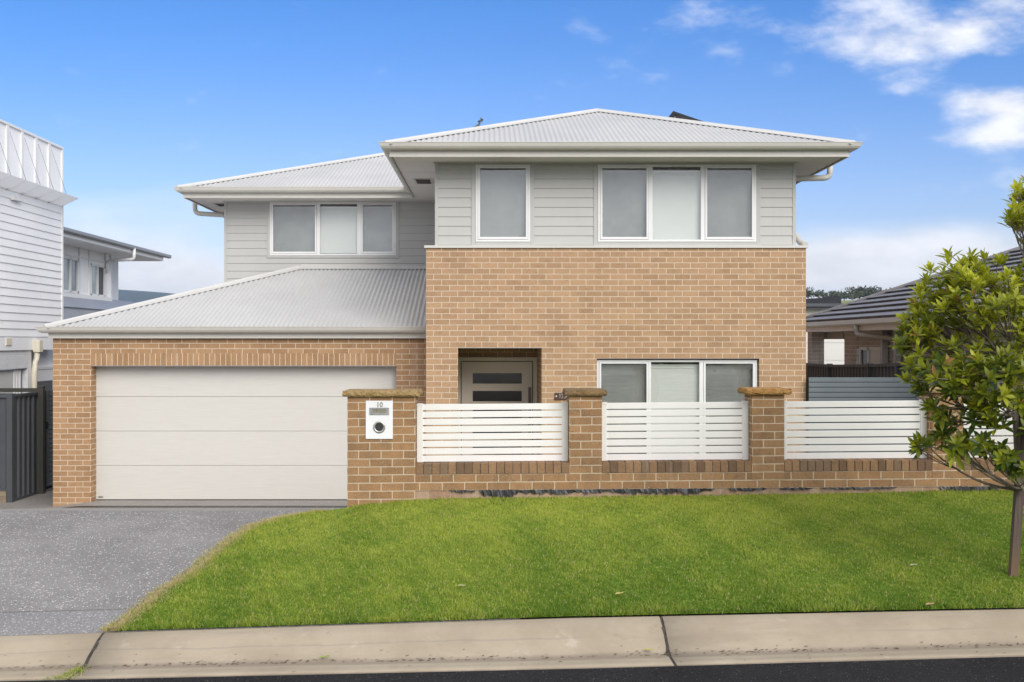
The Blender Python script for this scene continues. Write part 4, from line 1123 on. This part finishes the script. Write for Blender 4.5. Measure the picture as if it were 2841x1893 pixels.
N3 = empty('tiled_house', (10, 18, .3), 'single storey dark brick house with a grey tiled hip roof behind the street tree', 'house')
ex, ez, tn = 7.0, 2.90, .40; ya, yb = 8.0, 24.7
def troof(mb):
    run = 5.2; c = .30; k = 0; t = 0
    while t < run:
        t1 = min(t+c, run); z0 = ez+t*tn+.075; z1 = ez+t1*tn
        a0, a1, b0, b1 = ya+t, ya+t1, yb-t, yb-t1
        q_ = .05; mb.poly([(ex+t-q_,a0-q_,z0-q_*.2),(ex+t1,a1,z1+.03),(ex+t1,b1,z1+.03),(ex+t-q_,b0+q_,z0-q_*.2)])
        mb.poly([(ex+t-q_,a0-q_,z0-q_*.2-.012),(ex+t-q_,a0-q_,z0-q_*.2),(ex+t-q_,b0+q_,z0-q_*.2),(ex+t-q_,b0+q_,z0-q_*.2-.012)])
        mb.poly([(ex+t+.03,a0,z0-.0),(ex+t-q_,a0-q_,z0-q_*.2-.012),(ex+t-q_,b0+q_,z0-q_*.2-.012),(ex+t+.03,b0,z0-.0)])
        mb.poly([(ex+t+.03,a0,z0-.12),(ex+t+.03,a0,z0+.0),(ex+t+.03,b0,z0+.0),(ex+t+.03,b0,z0-.12)])
        # rear and front hips
        mb.poly([(ex+t,b0,z0),(ex+t1,b1,z1+.004),(17.4-t1,b1,z1+.004),(17.4-t,b0,z0)])
        mb.poly([(ex+t,a0,z0),(17.4-t,a0,z0),(17.4-t1,a1,z1+.004),(ex+t1,a1,z1+.004)])
        t = t1
mb = MB(); troof(mb); rf3 = mb.build('roof', M['g_tile'], N3)
mb = MB()
P = [(ex-.02+t, yb+.02-t, ez+.03+t*tn) for t in np.arange(0, 5.3, .4)]
mb.tube(P, .075, 8)
mb.build('ridge_cap', M['g_tile'], rf3)
mb = MB(); mb.sweep([(0,ez-.1),(.1,ez-.1),(.13,ez-.07),(.13,ez+.01),(0,ez+.01)], [(ex+.02,ya),(ex+.02,yb)][::-1]); mb.build('gutter', paint('grey_gutter_paint', (.68,.68,.67), .4, .04), rf3)
mb = MB(); mb.box(ex,ex+.02,ya,yb,ez-.2,ez-.0); mb.box(ex+.02,ex+.5,ya,yb,ez-.2,ez-.17); mb.build('fascia', paint('grey_fascia_paint', (.74,.72,.70), .5, .04, dirt=.1), rf3)
wx3 = 7.45
mb = MB(); hol = [(20.4,22.05,.3,2.38),(16.2,17.9,.9,2.38)]
xw = []
def xwall_neg(mb, x, y0, y1, z0, z1, holes):
    t = MB(); xwall(t, x, y0, y1, z0, z1, holes)
    for f in t.f: mb.poly([t.v[i] for i in f][::-1])
xwall_neg(mb, wx3, 9, 22.8, -.3, ez-.16, hol)
for h in hol:
    mb.poly([(wx3,h[1],h[2]),(wx3+.12,h[1],h[2]),(wx3+.12,h[1],h[3]),(wx3,h[1],h[3])]); mb.poly([(wx3,h[0],h[3]),(wx3,h[1],h[3]),(wx3+.12,h[1],h[3]),(wx3+.12,h[0],h[3])])
mb.box(7.08,7.36,23.9,24.2,-.3,ez-.18)
mb.build('brick_wall', M['brick_d'], N3)
mb = MB(); mb.box(wx3-.02,wx3+.08,22.8,24.4,ez-.36,ez-.2); mb.build('beam', paint('taupe_beam', (.33,.3,.27), .6), N3)
mb = MB()
for q in ((20.4,20.46),(21.32,21.4),(21.8,21.86)): mb.box(wx3+.0,wx3+.1,q[0],q[1],.3,2.38)
mb.box(wx3+.0,wx3+.1,20.46,21.8,2.32,2.38); w = mb.build('window', M['nb_trim'], N3)
mb = MB(); mb.box(wx3+.03,wx3+.04,21.4,21.8,.3,2.32); mb.build('pane', M['dark_glass'], w)
mb = MB(); mb.box(wx3+.03,wx3+.04,20.46,21.32,.3,2.32)
for z in np.arange(.35, 2.25, .11): mb.box(wx3+.015,wx3+.03,20.54,21.24,z,z+.085)
mb.build('shutter', M['tile_white'], w)
mb = MB(); mb.box(wx3+.09,wx3+.1,16.2,17.9,.9,2.38); w = mb.build('window', M['dark_glass'], N3)
mb = MB()
for q in ((16.2,16.27),(17.0,17.07),(17.83,17.9)):
    mb = MB(); mb.box(wx3+.04,wx3+.09,q[0],q[1],.9,2.38); mb.build('frame', M['nb_trim'], w)
for y0 in (20.24, 19.58):
    mb = MB(); mb.box(wx3-.14,wx3-.03,y0-.045,y0+.045,-.3,ez-.19); mb.build('post', paint('pale_post_paint', (.5,.49,.47), .5), N3)
pipe('downpipe', [(6.93,20.5,2.8),(6.93,20.5,2.62),(7.36,19.7,2.55),(7.36,19.7,2.2)], .05, N3, paint('grey_downpipe', (.42,.41,.39), .5))
pipe('downpipe', [(7.0,24.55,2.78),(7.0,24.55,-.2)], .06, N3, paint('pale_downpipe', (.5,.5,.49), .5))

GW = empty('screen_wall', (9.4, 28, -.3), 'plain white sheet wall seen past the corner pier of the tiled house', 'wall')
mb = MB()
for k in range(7): mb.box(7.7, 11.2, 28, 28.04, -.3+k*.46, .152+k*.46)
mb.build('sheets', M['tile_white'], GW)
mb = MB(); mb.box(7.7, 11.2, 28.035, 28.1, -.3, 2.9); mb.build('frame', M['nb_trim'], GW)
# white house further back
N4 = empty('rendered_house', (11.5, 47, 0), 'cream rendered house with a dark flat roof behind the tiled house', 'house')
mb = MB(); mb.box(6,15.2,45,54,-.5,3.86); mb.build('wall', paint('cream_render', (.64,.62,.55), .8, .04), N4)
mb = MB(); mb.box(5.6,15.6,44.6,54.4,3.84,3.95); mb.box(5.5,15.7,44.5,44.62,3.93,4.06); N4R = mb.build('roof', M['dark_metal'], N4)
mb = MB()
pr = [(9,3.9),(14.9,4.0),(14.9,4.42),(9,3.98)]
mb.poly([(x,46,z) for x, z in pr]); mb.poly([(x,52,z) for x, z in pr][::-1])
for (x0,z0),(x1,z1) in zip(pr, pr[1:]+pr[:1]): mb.poly([(x0,46,z0),(x0,52,z0),(x1,52,z1),(x1,46,z1)])
mb.build('parapet', paint('slate_sheet', (.035,.038,.045), .75, .25, 2, spec=.2), N4R)

# solar panel frame on the rear roof slope
SP = empty('solar_panel', (3.9, 22, 6.8), 'dark tilted panel edge poking above the pale roof ridge', 'solar panel')
mb = MB(); c, s = math.cos(R(19)), math.sin(R(19))
def rot(x, z, cx=3.63, cz=7.155): return cx+(x)*c+z*s, cz-x*s+z*c
for (a, b, d, e, y0, y1) in ((0,.78,-.035,0,21.7,23.3),):
    q = [rot(a,d), rot(b,d), rot(b,e), rot(a,e)]
    mb.poly([(x,y0,z) for x, z in q]); mb.poly([(x,y1,z) for x, z in q][::-1])
    for p, r_ in zip(q, q[1:]+q[:1]): mb.poly([(p[0],y0,p[1]),(p[0],y1,p[1]),(r_[0],y1,r_[1]),(r_[0],y0,r_[1])])
mb.build('panel', M['solar'], SP)
mb = MB()
for x, y in ((3.7,21.9),(3.7,23.1),(4.25,21.9),(4.25,23.1)):
    top = 7.16-(x-3.62)*math.tan(R(19)); mb.box(x-.02,x+.02,y-.02,y+.02,5.6,top)
mb.build('leg', M['steel'], SP)

# ------------------------------------------------------------------ hills
def hill(name, x0, x1, y0, y1, prof, material, n=60, rough=0.):
    xs = np.linspace(x0, x1, n); ys = np.linspace(y0, y1, 24)
    r = np.random.default_rng(4)
    def f(X, Y):
        s = (Y-y0)/(y1-y0); base = np.interp(X, [p[0] for p in prof], [p[1] for p in prof])
        nz = smooth_noise(X, Y, 9, 25/(x1-x0))*rough
        return -.8+(base+nz)*np.abs(np.sin(np.clip(s, 0, 1)*np.pi))**.8
    grid(name, xs, ys, f, material)
hill('hill', 40, 420, 380, 720, [(40,15),(120,20.5),(150,23),(185,23.8),(230,21),(420,8)], M['g_field'], rough=.6)
hill('mountain_range', -2600, 400, 3200, 5200, [(-2600,225),(-1600,212),(-1350,195),(-1150,180),(-900,170),(400,120)], M['g_mount'], n=120, rough=10)

def leaf_tree(name, loc, h, w, label, seed, group, nleaf=420, size=.55, sparse=False):
    T = empty(name, loc, label, 'tree', group); x, y, z = loc; r = np.random.default_rng(seed)
    m = MB(); m.tube([(x,y,z-1),(x+.1,y,z+h*.3),(x-.1,y,z+h*.65)], [.28,.2,.1], 7)
    cl = [(r.normal(0, .34)*w, r.normal(0, .3)*w, h*((.32 if not sparse else .5)+(.56 if not sparse else .38)*r.random())) for _ in range(9 if not sparse else 5)]
    for c in cl: m.tube([(x,y,z+h*.3),(x+c[0]*.7,y+c[1]*.7,z+c[2]*.9)], [.12,.03], 5)
    m.build('trunk', M['g_bark'], T)
    V = []; Fc = []; To = []
    for i in range(nleaf):
        c = cl[i % len(cl)]; rr = w*(.26 if not sparse else .2)
        p = np.array([x+c[0], y+c[1], z+c[2]])+r.normal(0, 1, 3)*np.array([rr, rr, h*.085])
        a, b = r.normal(0, 1, 3), r.normal(0, 1, 3); a /= np.linalg.norm(a); b -= a*(a@b); b /= np.linalg.norm(b)
        s = size*(.5+r.random()); k = len(V)
        V += [p-a*s, p+b*s*.6, p+a*s, p-b*s*.6]; Fc.append((k,k+1,k+2,k+3)); To += [(r.random(), 0, 0, 1)]*4
    mesh_np('crown', np.array(V), np.array(Fc), M['far_leaf'], T, np.array(To))
def hz(X, Y):
    s = (Y-380)/340; return -.8+float(np.interp(X, [40,120,150,185,230,420], [15,20.5,23,23.8,21,8]))*abs(math.sin(max(0,min(1,s))*math.pi))**.8
def px_tree(sx, top, w, Y, lab, seed, **k):
    X = (sx-1370)/2976*Y; z = hz(X, Y); h = 2.5+(947-top)/2976*Y-z
    leaf_tree('hill_tree', (X, Y, z), max(h*1.12, 5), w*1.1, lab, seed, 'trees on the far hilltop', **k)
px_tree(2243, 804, 5.5, 540, 'dark tree on the hill touching the brick facade edge', 1)
px_tree(2272, 808, 4.5, 540, 'thin see-through tree standing left of the pale bush on the hill', 2, nleaf=170, sparse=True)
px_tree(2290, 818, 5, 530, 'low pale bush on the hill over the dark flat roof', 3, nleaf=260)
px_tree(2313, 814, 3, 540, 'narrow pointed dark tree on the hill', 4, nleaf=160)
px_tree(2342, 811, 8, 540, 'dark rounded tree on the hill above the dark parapet', 5)
px_tree(2366, 815, 8, 530, 'bushy tree at the top edge of the green field', 6)
px_tree(2386, 801, 10, 540, 'tall broad dark tree in the middle of the hilltop row', 7, nleaf=600)
px_tree(2418, 801, 11, 540, 'broadest dark tree on the hill nearest the tiled roof', 8, nleaf=700)
px_tree(2440, 815, 8, 535, 'dark tree half hidden by the tiled roof slope', 9)

# twig tips of a tree standing behind the house
TW = empty('rear_tree', (-.31, 30, -.5), 'thin dark twig tips of a tree poking up behind the pale roof', 'tree')
def pt(sx, sy, Y=30): return ((sx-1370)/2976*Y, Y, 2.5+(947-sy)/2976*Y)
mb = MB(); mb.tube([(-.31,30,-.5),(-.4,30,4),pt(1325,380),pt(1328,352),pt(1333,335)], [.14,.1,.05,.03,.012], 6)
for a in ([(1325,358),(1330,349),(1320,352),(1314,353)],[(1327,350),(1331,344),(1334,343)],[(1329,340),(1333,336),(1335,332)],[(1330,338),(1334,334),(1336,334)]): mb.tube([pt(*q) for q in a], [.025]*(len(a)-1)+[.012], 5)
mb.build('trunk', M['g_bark'], TW)
V = []; Fc = []; To = []; r = np.random.default_rng(3)
for sx, sy in ((1334,331),(1336,333),(1331,336),(1328,339),(1332,338),(1337,335),(1331,344),(1321,350),(1325,350),(1329,349),(1317,353),(1336,336),(1329,337)):
    for _ in range(4):
        p = np.array(pt(sx, sy))+r.normal(0, .015, 3); a = r.normal(0,1,3); a /= np.linalg.norm(a); b = r.normal(0,1,3); b -= a*(a@b); b /= np.linalg.norm(b)
        k = len(V); V += [p-a*.035, p+b*.015, p+a*.035, p-b*.015]; Fc.append((k,k+1,k+2,k+3)); To += [(0,0,0,1)]*4
mesh_np('crown', np.array(V), np.array(Fc), M['far_leaf'], TW, np.array(To))

# ------------------------------------------------------------------ street tree and stake
ST = empty('street_tree', (4.42, 8.9, .55), 'young street tree with glossy yellow-green leaves beside the timber stake on the lawn', 'tree')
rt = np.random.default_rng(21)
wood = MB()
def bez(a, b, bow, n=6):
    a, b = Vector(a), Vector(b); m = (a+b)/2+Vector(bow); return [a*(1-t)**2+m*2*t*(1-t)+b*t*t for t in [i/n for i in range(n+1)]]
trunk = [(4.56,8.96,.45),(4.50,8.94,.9),(4.40,8.90,1.3),(4.335,8.88,1.62),(4.31,8.86,1.9),(4.38,8.86,2.3),(4.5,8.88,2.9),(4.62,8.9,3.5)]
wood.tube(trunk, [.036,.033,.031,.029,.027,.022,.015,.008], 10)
def P2(sx, sy, Y): return Vector(((sx-1370)/2976*Y, Y, CAM_Z+(947-sy)/2976*Y))
# crown clumps: (image-measured centre, depth, spread x, spread z, rosettes)
clumps = [
 (2710,745,8.8,70,38,8),(2640,775,8.7,60,38,8),(2760,800,8.6,70,40,8),(2820,800,8.9,60,50,8),(2600,840,8.8,55,42,7),
 (2550,880,8.75,45,32,6),(2680,850,8.45,75,42,9),(2780,870,8.4,75,42,8),(2530,960,8.8,38,45,6),(2590,930,8.6,50,38,6),
 (2640,930,9.0,60,40,4),(2740,930,9.2,80,40,5),(2830,930,8.7,45,60,6),(2560,1030,8.75,55,32,6),(2640,1030,8.4,70,34,7),(2730,1010,8.35,70,38,7),
 (2810,1020,8.4,60,45,7),(2600,1090,8.7,50,32,5),(2690,1100,8.5,75,36,6),(2780,1110,8.4,70,40,6),(2605,1150,8.7,40,25,3),(2745,1170,8.4,50,25,4),
 (2555,1235,8.75,18,12,2),(2615,1215,8.65,38,22,4),(2668,1240,8.5,38,24,4),(2735,1250,8.4,30,24,3),(2780,1275,8.35,34,28,3),(2820,1310,8.35,24,20,2),
 (2835,575,8.8,26,52,7),(2810,600,8.8,18,18,2),(2868,545,8.8,40,42,8),(2920,640,8.9,60,90,9),
 (2900,780,8.8,70,70,9),(2960,900,8.8,80,90,10),(2920,1050,8.6,70,80,8),(3010,1050,8.9,60,80,8),(2900,1200,8.6,70,60,6),(2960,720,9.1,70,70,7),
 (2850,860,9.5,60,80,6),(2760,980,9.6,90,70,6),(2850,1050,9.5,80,80,6)]
hubs = []
LV = []; LF_ = []; LT = []
def leaf(base, d, up, L, W, tone, dry):
    d = d.normalized(); s = d.cross(up)
    if s.length < 1e-3: s = d.cross(Vector((1,0,0)))
    s.normalize(); nrm = s.cross(d); k = len(LV)
    curl = rt.uniform(-.12,.22)
    mids = []
    for t, w in ((0,.10),(.22,.62),(.48,1.),(.74,.78),(1,.03)):
        c = base+d*L*t-nrm*(curl*L*t*t); e = W*.5*w
        LV.extend([c+s*e+nrm*e*.35, c, c-s*e+nrm*e*.35]); LT.extend([(tone, dry, 0, 1)]*3)
    for i in range(4):
        a = k+i*3
        LF_.append((a,a+1,a+4,a+3)); LF_.append((a+1,a+2,a+5,a+4))
def rosette(p, out, n, tone):
    out = out.normalized(); a = out.cross(Vector((.3,.2,1)))
    if a.length < .05: a = Vector((1,0,0))
    a.normalize(); b = out.cross(a)
    ph = rt.uniform(0, 6.28)
    for i in range(n):
        th = ph+2.399*i; lvl = i/n
        spread = 1.25-lvl*.9+rt.normal(0,.15)
        d = out*math.cos(spread)+(a*math.cos(th)+b*math.sin(th))*math.sin(spread)
        base = p-out*(.05*(1-lvl))
        L = rt.uniform(.085,.135)*(1.05-.35*lvl); dry = 1. if rt.random() < .022 else 0.
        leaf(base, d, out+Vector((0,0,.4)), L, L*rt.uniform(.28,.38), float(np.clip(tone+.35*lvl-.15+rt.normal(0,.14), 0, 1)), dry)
limb_from = [Vector(t) for t in trunk]
for (sx, sy, Y, rx, rz, n) in clumps:
    c = P2(sx, sy, Y)
    # limb from a trunk point below
    cand = [q for q in limb_from[2:7] if q.z < c.z+.05] or [limb_from[2]]
    st = max(cand, key=lambda q: q.z-.35*abs(q.x-c.x)) if c.z > 1.5 else limb_from[2]
    if sy > 1200: st = limb_from[2] if sx > 2700 else Vector((4.40,8.9,1.27))
    dist = (c-st).length
    hub = st.lerp(c, .72)+Vector((0,0,-.06)); bow = Vector((rt.normal(0,.04), rt.normal(0,.04), -.10*dist))
    pts = bez(st, hub, bow); r0 = .013+.003*min(dist,1)
    wood.tube(pts, [r0*(1-.6*i/6) for i in range(7)], 7, cap=False)
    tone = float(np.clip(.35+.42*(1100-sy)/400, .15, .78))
    for j in range(int(n*(2.4 if sy < 1000 else 2.0)+.5)):
        p = P2(sx+np.clip(rt.normal(0,.62),-1.15,1.15)*rx, sy+np.clip(rt.normal(0,.62),-1.15,1.15)*rz, Y+rt.normal(0,.13))
        out = (p-Vector((4.33,8.85,1.9))).normalized()*.7+Vector((rt.normal(0,.3), rt.normal(0,.3)-.25, .55+rt.normal(0,.3)))
        tw = bez(hub.lerp(pts[4], rt.random()*.6), p, (rt.normal(0,.03), rt.normal(0,.03), -.03), 4)
        wood.tube(tw, [.0055,.005,.0045,.004,.003], 5, cap=False)
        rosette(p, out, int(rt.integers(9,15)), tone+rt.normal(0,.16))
# long drooping lower branch that crosses in front of the low wall
lb = [P2(2850,1368,8.75),P2(2800,1345,8.7),P2(2740,1310,8.65),P2(2690,1278,8.65),P2(2640,1262,8.68),P2(2585,1240,8.72),P2(2556,1236,8.75)]
wood.tube(lb, [.012,.011,.010,.008,.006,.005,.003], 7)
wood.tube([P2(2690,1278,8.65),P2(2640,1240,8.6),P2(2610,1205,8.6)], [.007,.005,.003], 6)
wood.build('trunk', M['g_bark'], ST)
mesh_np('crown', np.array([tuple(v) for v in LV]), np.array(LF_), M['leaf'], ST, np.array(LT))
for p in bpy.data.objects['crown'].data.polygons: p.use_smooth = True

mb = MB(); x0, y0 = 4.232, 8.80; zb = .45
b = [(x0,y0,zb),(x0+.064,y0,zb),(x0+.064,y0+.05,zb),(x0,y0+.05,zb)]; t = [(q[0]+.115,q[1]+.01,2.02) for q in b]
for k in range(4): mb.poly([b[k], b[(k+1)%4], t[(k+1)%4], t[k]])
mb.poly(t); mb.poly(b[::-1])
sk = mb.build('tree_stake', M['g_stake'], bevel=.004); tag(sk, 'leaning weathered timber stake standing in the lawn beside the young tree', 'stake')

def debris():
    N = 520; r = np.random.default_rng(31); X = r.uniform(-4.2, 4.6, N); Yd = np.where(r.random(N) < .75, 7.765+np.abs(r.normal(0, .025, N)), r.uniform(7.55, 8.15, N))
    z = np.where(Yd > 7.78, zi(X)+(zk(X)-zi(X))*(Yd-7.78)/.42, zi(X))+.008
    a = r.uniform(0, 3.14, N)*.35; L = r.uniform(.006, .026, N); w = r.uniform(.002, .006, N)
    D = np.stack([np.cos(a)*L, np.sin(a)*L, np.zeros(N)], -1); S = np.stack([-np.sin(a)*w, np.cos(a)*w, np.zeros(N)], -1); P = np.stack([X, Yd, z], -1)
    V = np.stack([P-D, P+S, P+D, P-S], 1).reshape(-1, 3); F = np.arange(N*4).reshape(-1, 4)
    T = np.zeros((N, 4, 4)); T[..., 0] = r.random(N)[:, None]; T[..., 3] = 1
    tag(mesh_np('debris', V, F, m_leaf('gutter_debris', (.05,.035,.02), (.19,.14,.07), (.2,.1,.05), trans=.05, rough=.9), tone=T.reshape(-1, 4)), 'small dry flecks and twigs lying along the kerb gutter', 'debris', kind='stuff')
    N = 420; t_ = r.random(N)**1.4; Yw = 7.5+.30*t_; X = -2.976+r.normal(0, .05, N)*(1-.6*t_)-.12*(1-t_)*r.random(N); z = zi(X)+.0
    a = r.uniform(0, 6.28, N); h = r.uniform(.01, .026, N); P = np.stack([X, Yw, z], -1); S = np.stack([np.cos(a)*.003, np.sin(a)*.003, np.zeros(N)], -1)
    tip = P+np.stack([np.cos(a+1.3)*h*.8, np.sin(a+1.3)*h*.8, h], -1)
    V = np.stack([P-S, P+S, tip], 1).reshape(-1, 3); F = np.arange(N*3).reshape(-1, 3); T = np.zeros((N, 3, 4)); T[..., 0] = r.random(N)[:, None]; T[..., 3] = 1; T[..., 1] = (r.random(N) < .25)[:, None]
    tag(mesh_np('weeds', V, F, M['blade'], tone=T.reshape(-1, 4)), 'tuft of weeds growing out of the kerb joint below the driveway edge', 'weeds', kind='stuff')
debris()

# a few fallen leaves that read in the picture
fl = [(898,1518,0,'kerb','yellow-green leaf lying on the kerb left of centre'),(1800,1820,0,'kerb','yellow leaf in the gutter beside the kerb joint'),(1281,1640,0,'lawn','pale curled leaf lying on the middle of the lawn'),(2535,1582,0,'lawn','long pale leaf on the lawn near the stake'),(1718,1662,0,'lawn','small yellow leaf on the lawn above the kerb joint'),(2580,1692,0,'lawn','brown leaf at the lawn edge beside the kerb'),(900,1832,0,'kerb','green leaf lying in the gutter below the letterbox pillar')]
for i, (sx, sy, _, where, lab) in enumerate(fl):
    if i == 0: continue
    if where == 'lawn': X, Y = to_ground(sx, min(sy, 1712)); z = float(G(np.float64(X), np.float64(Y)))+.035
    else: Y = 7.80; X = (sx-1370)/2976*Y; z = float(zi(X))+.03
    mb = MB(); L, W = .045, .016; a = random.uniform(-.5, .5); ca, sa = math.cos(a), math.sin(a)
    q = [(-L,0,0),(-.3*L,-W,.006),(.5*L,-.8*W,.006),(L,0,.012),(.5*L,.8*W,.008),(-.3*L,W,.01)]
    mid = [mb.vert((X+p[0]*ca-p[1]*sa, Y+p[0]*sa+p[1]*ca, z+p[2]+.004)) for p in q]; mb.face((mid[0],mid[1],mid[2],mid[3])); mb.face((mid[0],mid[3],mid[4],mid[5]))
    o = mb.build('fallen_leaf', paint('fallen_leaf_tone', [(.3,.27,.07),(.36,.33,.08),(.36,.33,.16),(.36,.36,.2),(.4,.34,.1),(.4,.24,.13),(.25,.3,.06)][i], .6, .15, 40)); tag(o, lab, 'leaf', 'fallen leaves')

mb = MB(); mb.box(-3100, 3100, -400, 6100, -2.0, 262)
hm = bpy.data.materials.new('air'); hm.use_nodes = True; ht = NT(hm.node_tree); ht.n.remove(ht.n['Principled BSDF'])
pv = ht.new('ShaderNodeVolumePrincipled'); pv.inputs['Density'].default_value = HAZE; pv.inputs['Color'].default_value = (.66,.80,1,1); pv.inputs['Anisotropy'].default_value = .2
ht.l.new(pv.outputs[0], ht.n['Material Output'].inputs['Volume'])
tag(mb.build('haze', hm), kind='stuff')
# ------------------------------------------------------------------ sky, sun, camera
SUN = Vector((.42, -.83, .57)).normalized()
elev = math.asin(SUN.z); rotz = math.atan2(SUN.x, SUN.y)
W = bpy.data.worlds.new('World'); SC.world = W; W.use_nodes = True
t = NT(W.node_tree); bg = t.n['Background']
sky = t.new('ShaderNodeTexSky', sky_type='NISHITA', sun_disc=False); sky.sun_elevation = elev; sky.sun_rotation = rotz
sky.altitude = 0; sky.air_density = 1.0; sky.dust_density = .6; sky.ozone_density = 1.6
tc = t.new('ShaderNodeTexCoord'); sp = t.new('ShaderNodeSeparateXYZ'); t.l.new(tc.outputs['Generated'], sp.inputs[0])
dx, dy, dz = sp.outputs
yy = t.math('MAXIMUM', dy, .08); U = t.math('DIVIDE', dx, yy); V_ = t.math('DIVIDE', dz, yy)
def blob(sx, sy, rx, rz, amp):
    a = t.math('DIVIDE', t.math('SUBTRACT', U, (sx-1370)/2976), rx/2976); b = t.math('DIVIDE', t.math('SUBTRACT', V_, (947-sy)/2976), rz/2976)
    e = t.math('ADD', t.math('MULTIPLY', a, a), t.math('MULTIPLY', b, b))
    return t.math('MULTIPLY', t.math('EXPONENT', t.math('MULTIPLY', e, -1)), amp)
def add(*q):
    s = q[0]
    for x in q[1:]: s = t.math('ADD', s, x)
    return s
uvv = t.new('ShaderNodeCombineXYZ'); t.l.new(U, uvv.inputs[0]); t.l.new(V_, uvv.inputs[1])
mp = t.new('ShaderNodeMapping'); mp.inputs['Rotation'].default_value = (0,0,R(-32)); mp.inputs['Scale'].default_value = (14, 30, 1); t.l.new(uvv.outputs[0], mp.inputs[0])
nA = t.noise(mp.outputs[0], 1.0, 7, .58)
mp2 = t.new('ShaderNodeMapping'); mp2.inputs['Scale'].default_value = (5, 17, 1); t.l.new(uvv.outputs[0], mp2.inputs[0])
nB = t.noise(mp2.outputs[0], 1.1, 6, .5)
mA = add(blob(2470,120,210,75,.66), blob(2700,90,150,60,.42), blob(2800,20,140,60,.6), blob(2440,10,130,60,.4), blob(2700,285,130,45,.55), blob(2820,300,120,80,.62), blob(2760,385,150,40,.62), blob(1990,100,330,90,.30), blob(2480,250,70,25,.16), blob(2800,520,200,60,.3))
cA = t.ramp(t.math('ADD', mA, t.math('MULTIPLY', t.math('SUBTRACT', nA, .5), 1.5)), .14, .96, 0, .92)
mB = add(blob(2300,745,420,110,1.0), blob(2800,690,330,90,.66), blob(470,775,280,95,1.05), blob(330,600,380,100,.58), blob(1300,860,900,90,.6))
cB = t.ramp(t.math('ADD', mB, t.math('MULTIPLY', t.math('SUBTRACT', nB, .5), 1.1)), .2, 1.0, 0, .9)
nBK = t.noise(tc.outputs['Generated'], 3.2, 5, .6)
back = t.ramp(t.math('ADD', dy, t.math('MULTIPLY', t.math('SUBTRACT', nB, .5), .25)), .72, .25, 0, .9)  # unseen cloud behind and beside the view, widened to add ambient fill
over = t.ramp(dz, .6, .95, 0, .35)
cl = t.math('MAXIMUM', t.math('MAXIMUM', cA, cB), t.math('MAXIMUM', back, over))
skyc = t.mix(1., sky.outputs[0], t.mix(t.ramp(V_, .02, .36), (.88,.85,1.04), (.29,.635,1.10)), 'MULTIPLY')
CLOUD = 7.4; BACK_FILL = 8.2
shade = t.ramp(nA, .3, .7, .86, 1.02)
cc = t.new('ShaderNodeCombineXYZ')
for i, k in enumerate((1.0, 1.005, 1.04)): t.l.new(t.math('MULTIPLY', t.math('MULTIPLY', shade, k), t.math('ADD', CLOUD, t.math('MULTIPLY', back, t.math('SUBTRACT', t.math('MULTIPLY', t.ramp(nBK, .3, .7, .72, 1.22), BACK_FILL), CLOUD)))), cc.inputs[i])
t.l.new(t.mix(cl, skyc, cc.outputs[0]), bg.inputs['Color'])
bg.inputs['Strength'].default_value = .11

sl_ = bpy.data.lights.new('sun', 'SUN'); sl_.energy = 2.05; sl_.angle = R(40); sl_.color = (1, .95, .88)
so = bpy.data.objects.new('sun', sl_); COL.objects.link(so); so.rotation_euler = (-SUN).to_track_quat('-Z', 'Y').to_euler(); so.location = (5, -5, 20)

cam = bpy.data.cameras.new('camera'); co = bpy.data.objects.new('camera', cam); COL.objects.link(co)
co.location = (0, 0, CAM_Z); co.rotation_euler = (R(90), 0, 0)
cam.sensor_width = 36; cam.lens = 2976/2841*36; cam.shift_x = 50.5/2841; cam.clip_end = 9000; cam.clip_start = .1
SC.camera = co
SC.view_settings.view_transform = 'Standard'; SC.view_settings.look = 'None'; SC.view_settings.exposure = .47; SC.view_settings.gamma = 1
SC.render.engine = 'CYCLES'
SC.cycles.use_denoising = True; SC.cycles.max_bounces = 6; SC.cycles.diffuse_bounces = 3; SC.cycles.glossy_bounces = 3; SC.cycles.transparent_max_bounces = 10; SC.cycles.transmission_bounces = 3
SC.cycles.caustics_reflective = False; SC.cycles.caustics_refractive = False
SC.cycles.sample_clamp_indirect = 6
SC.render.resolution_x = 1024; SC.render.resolution_y = 682
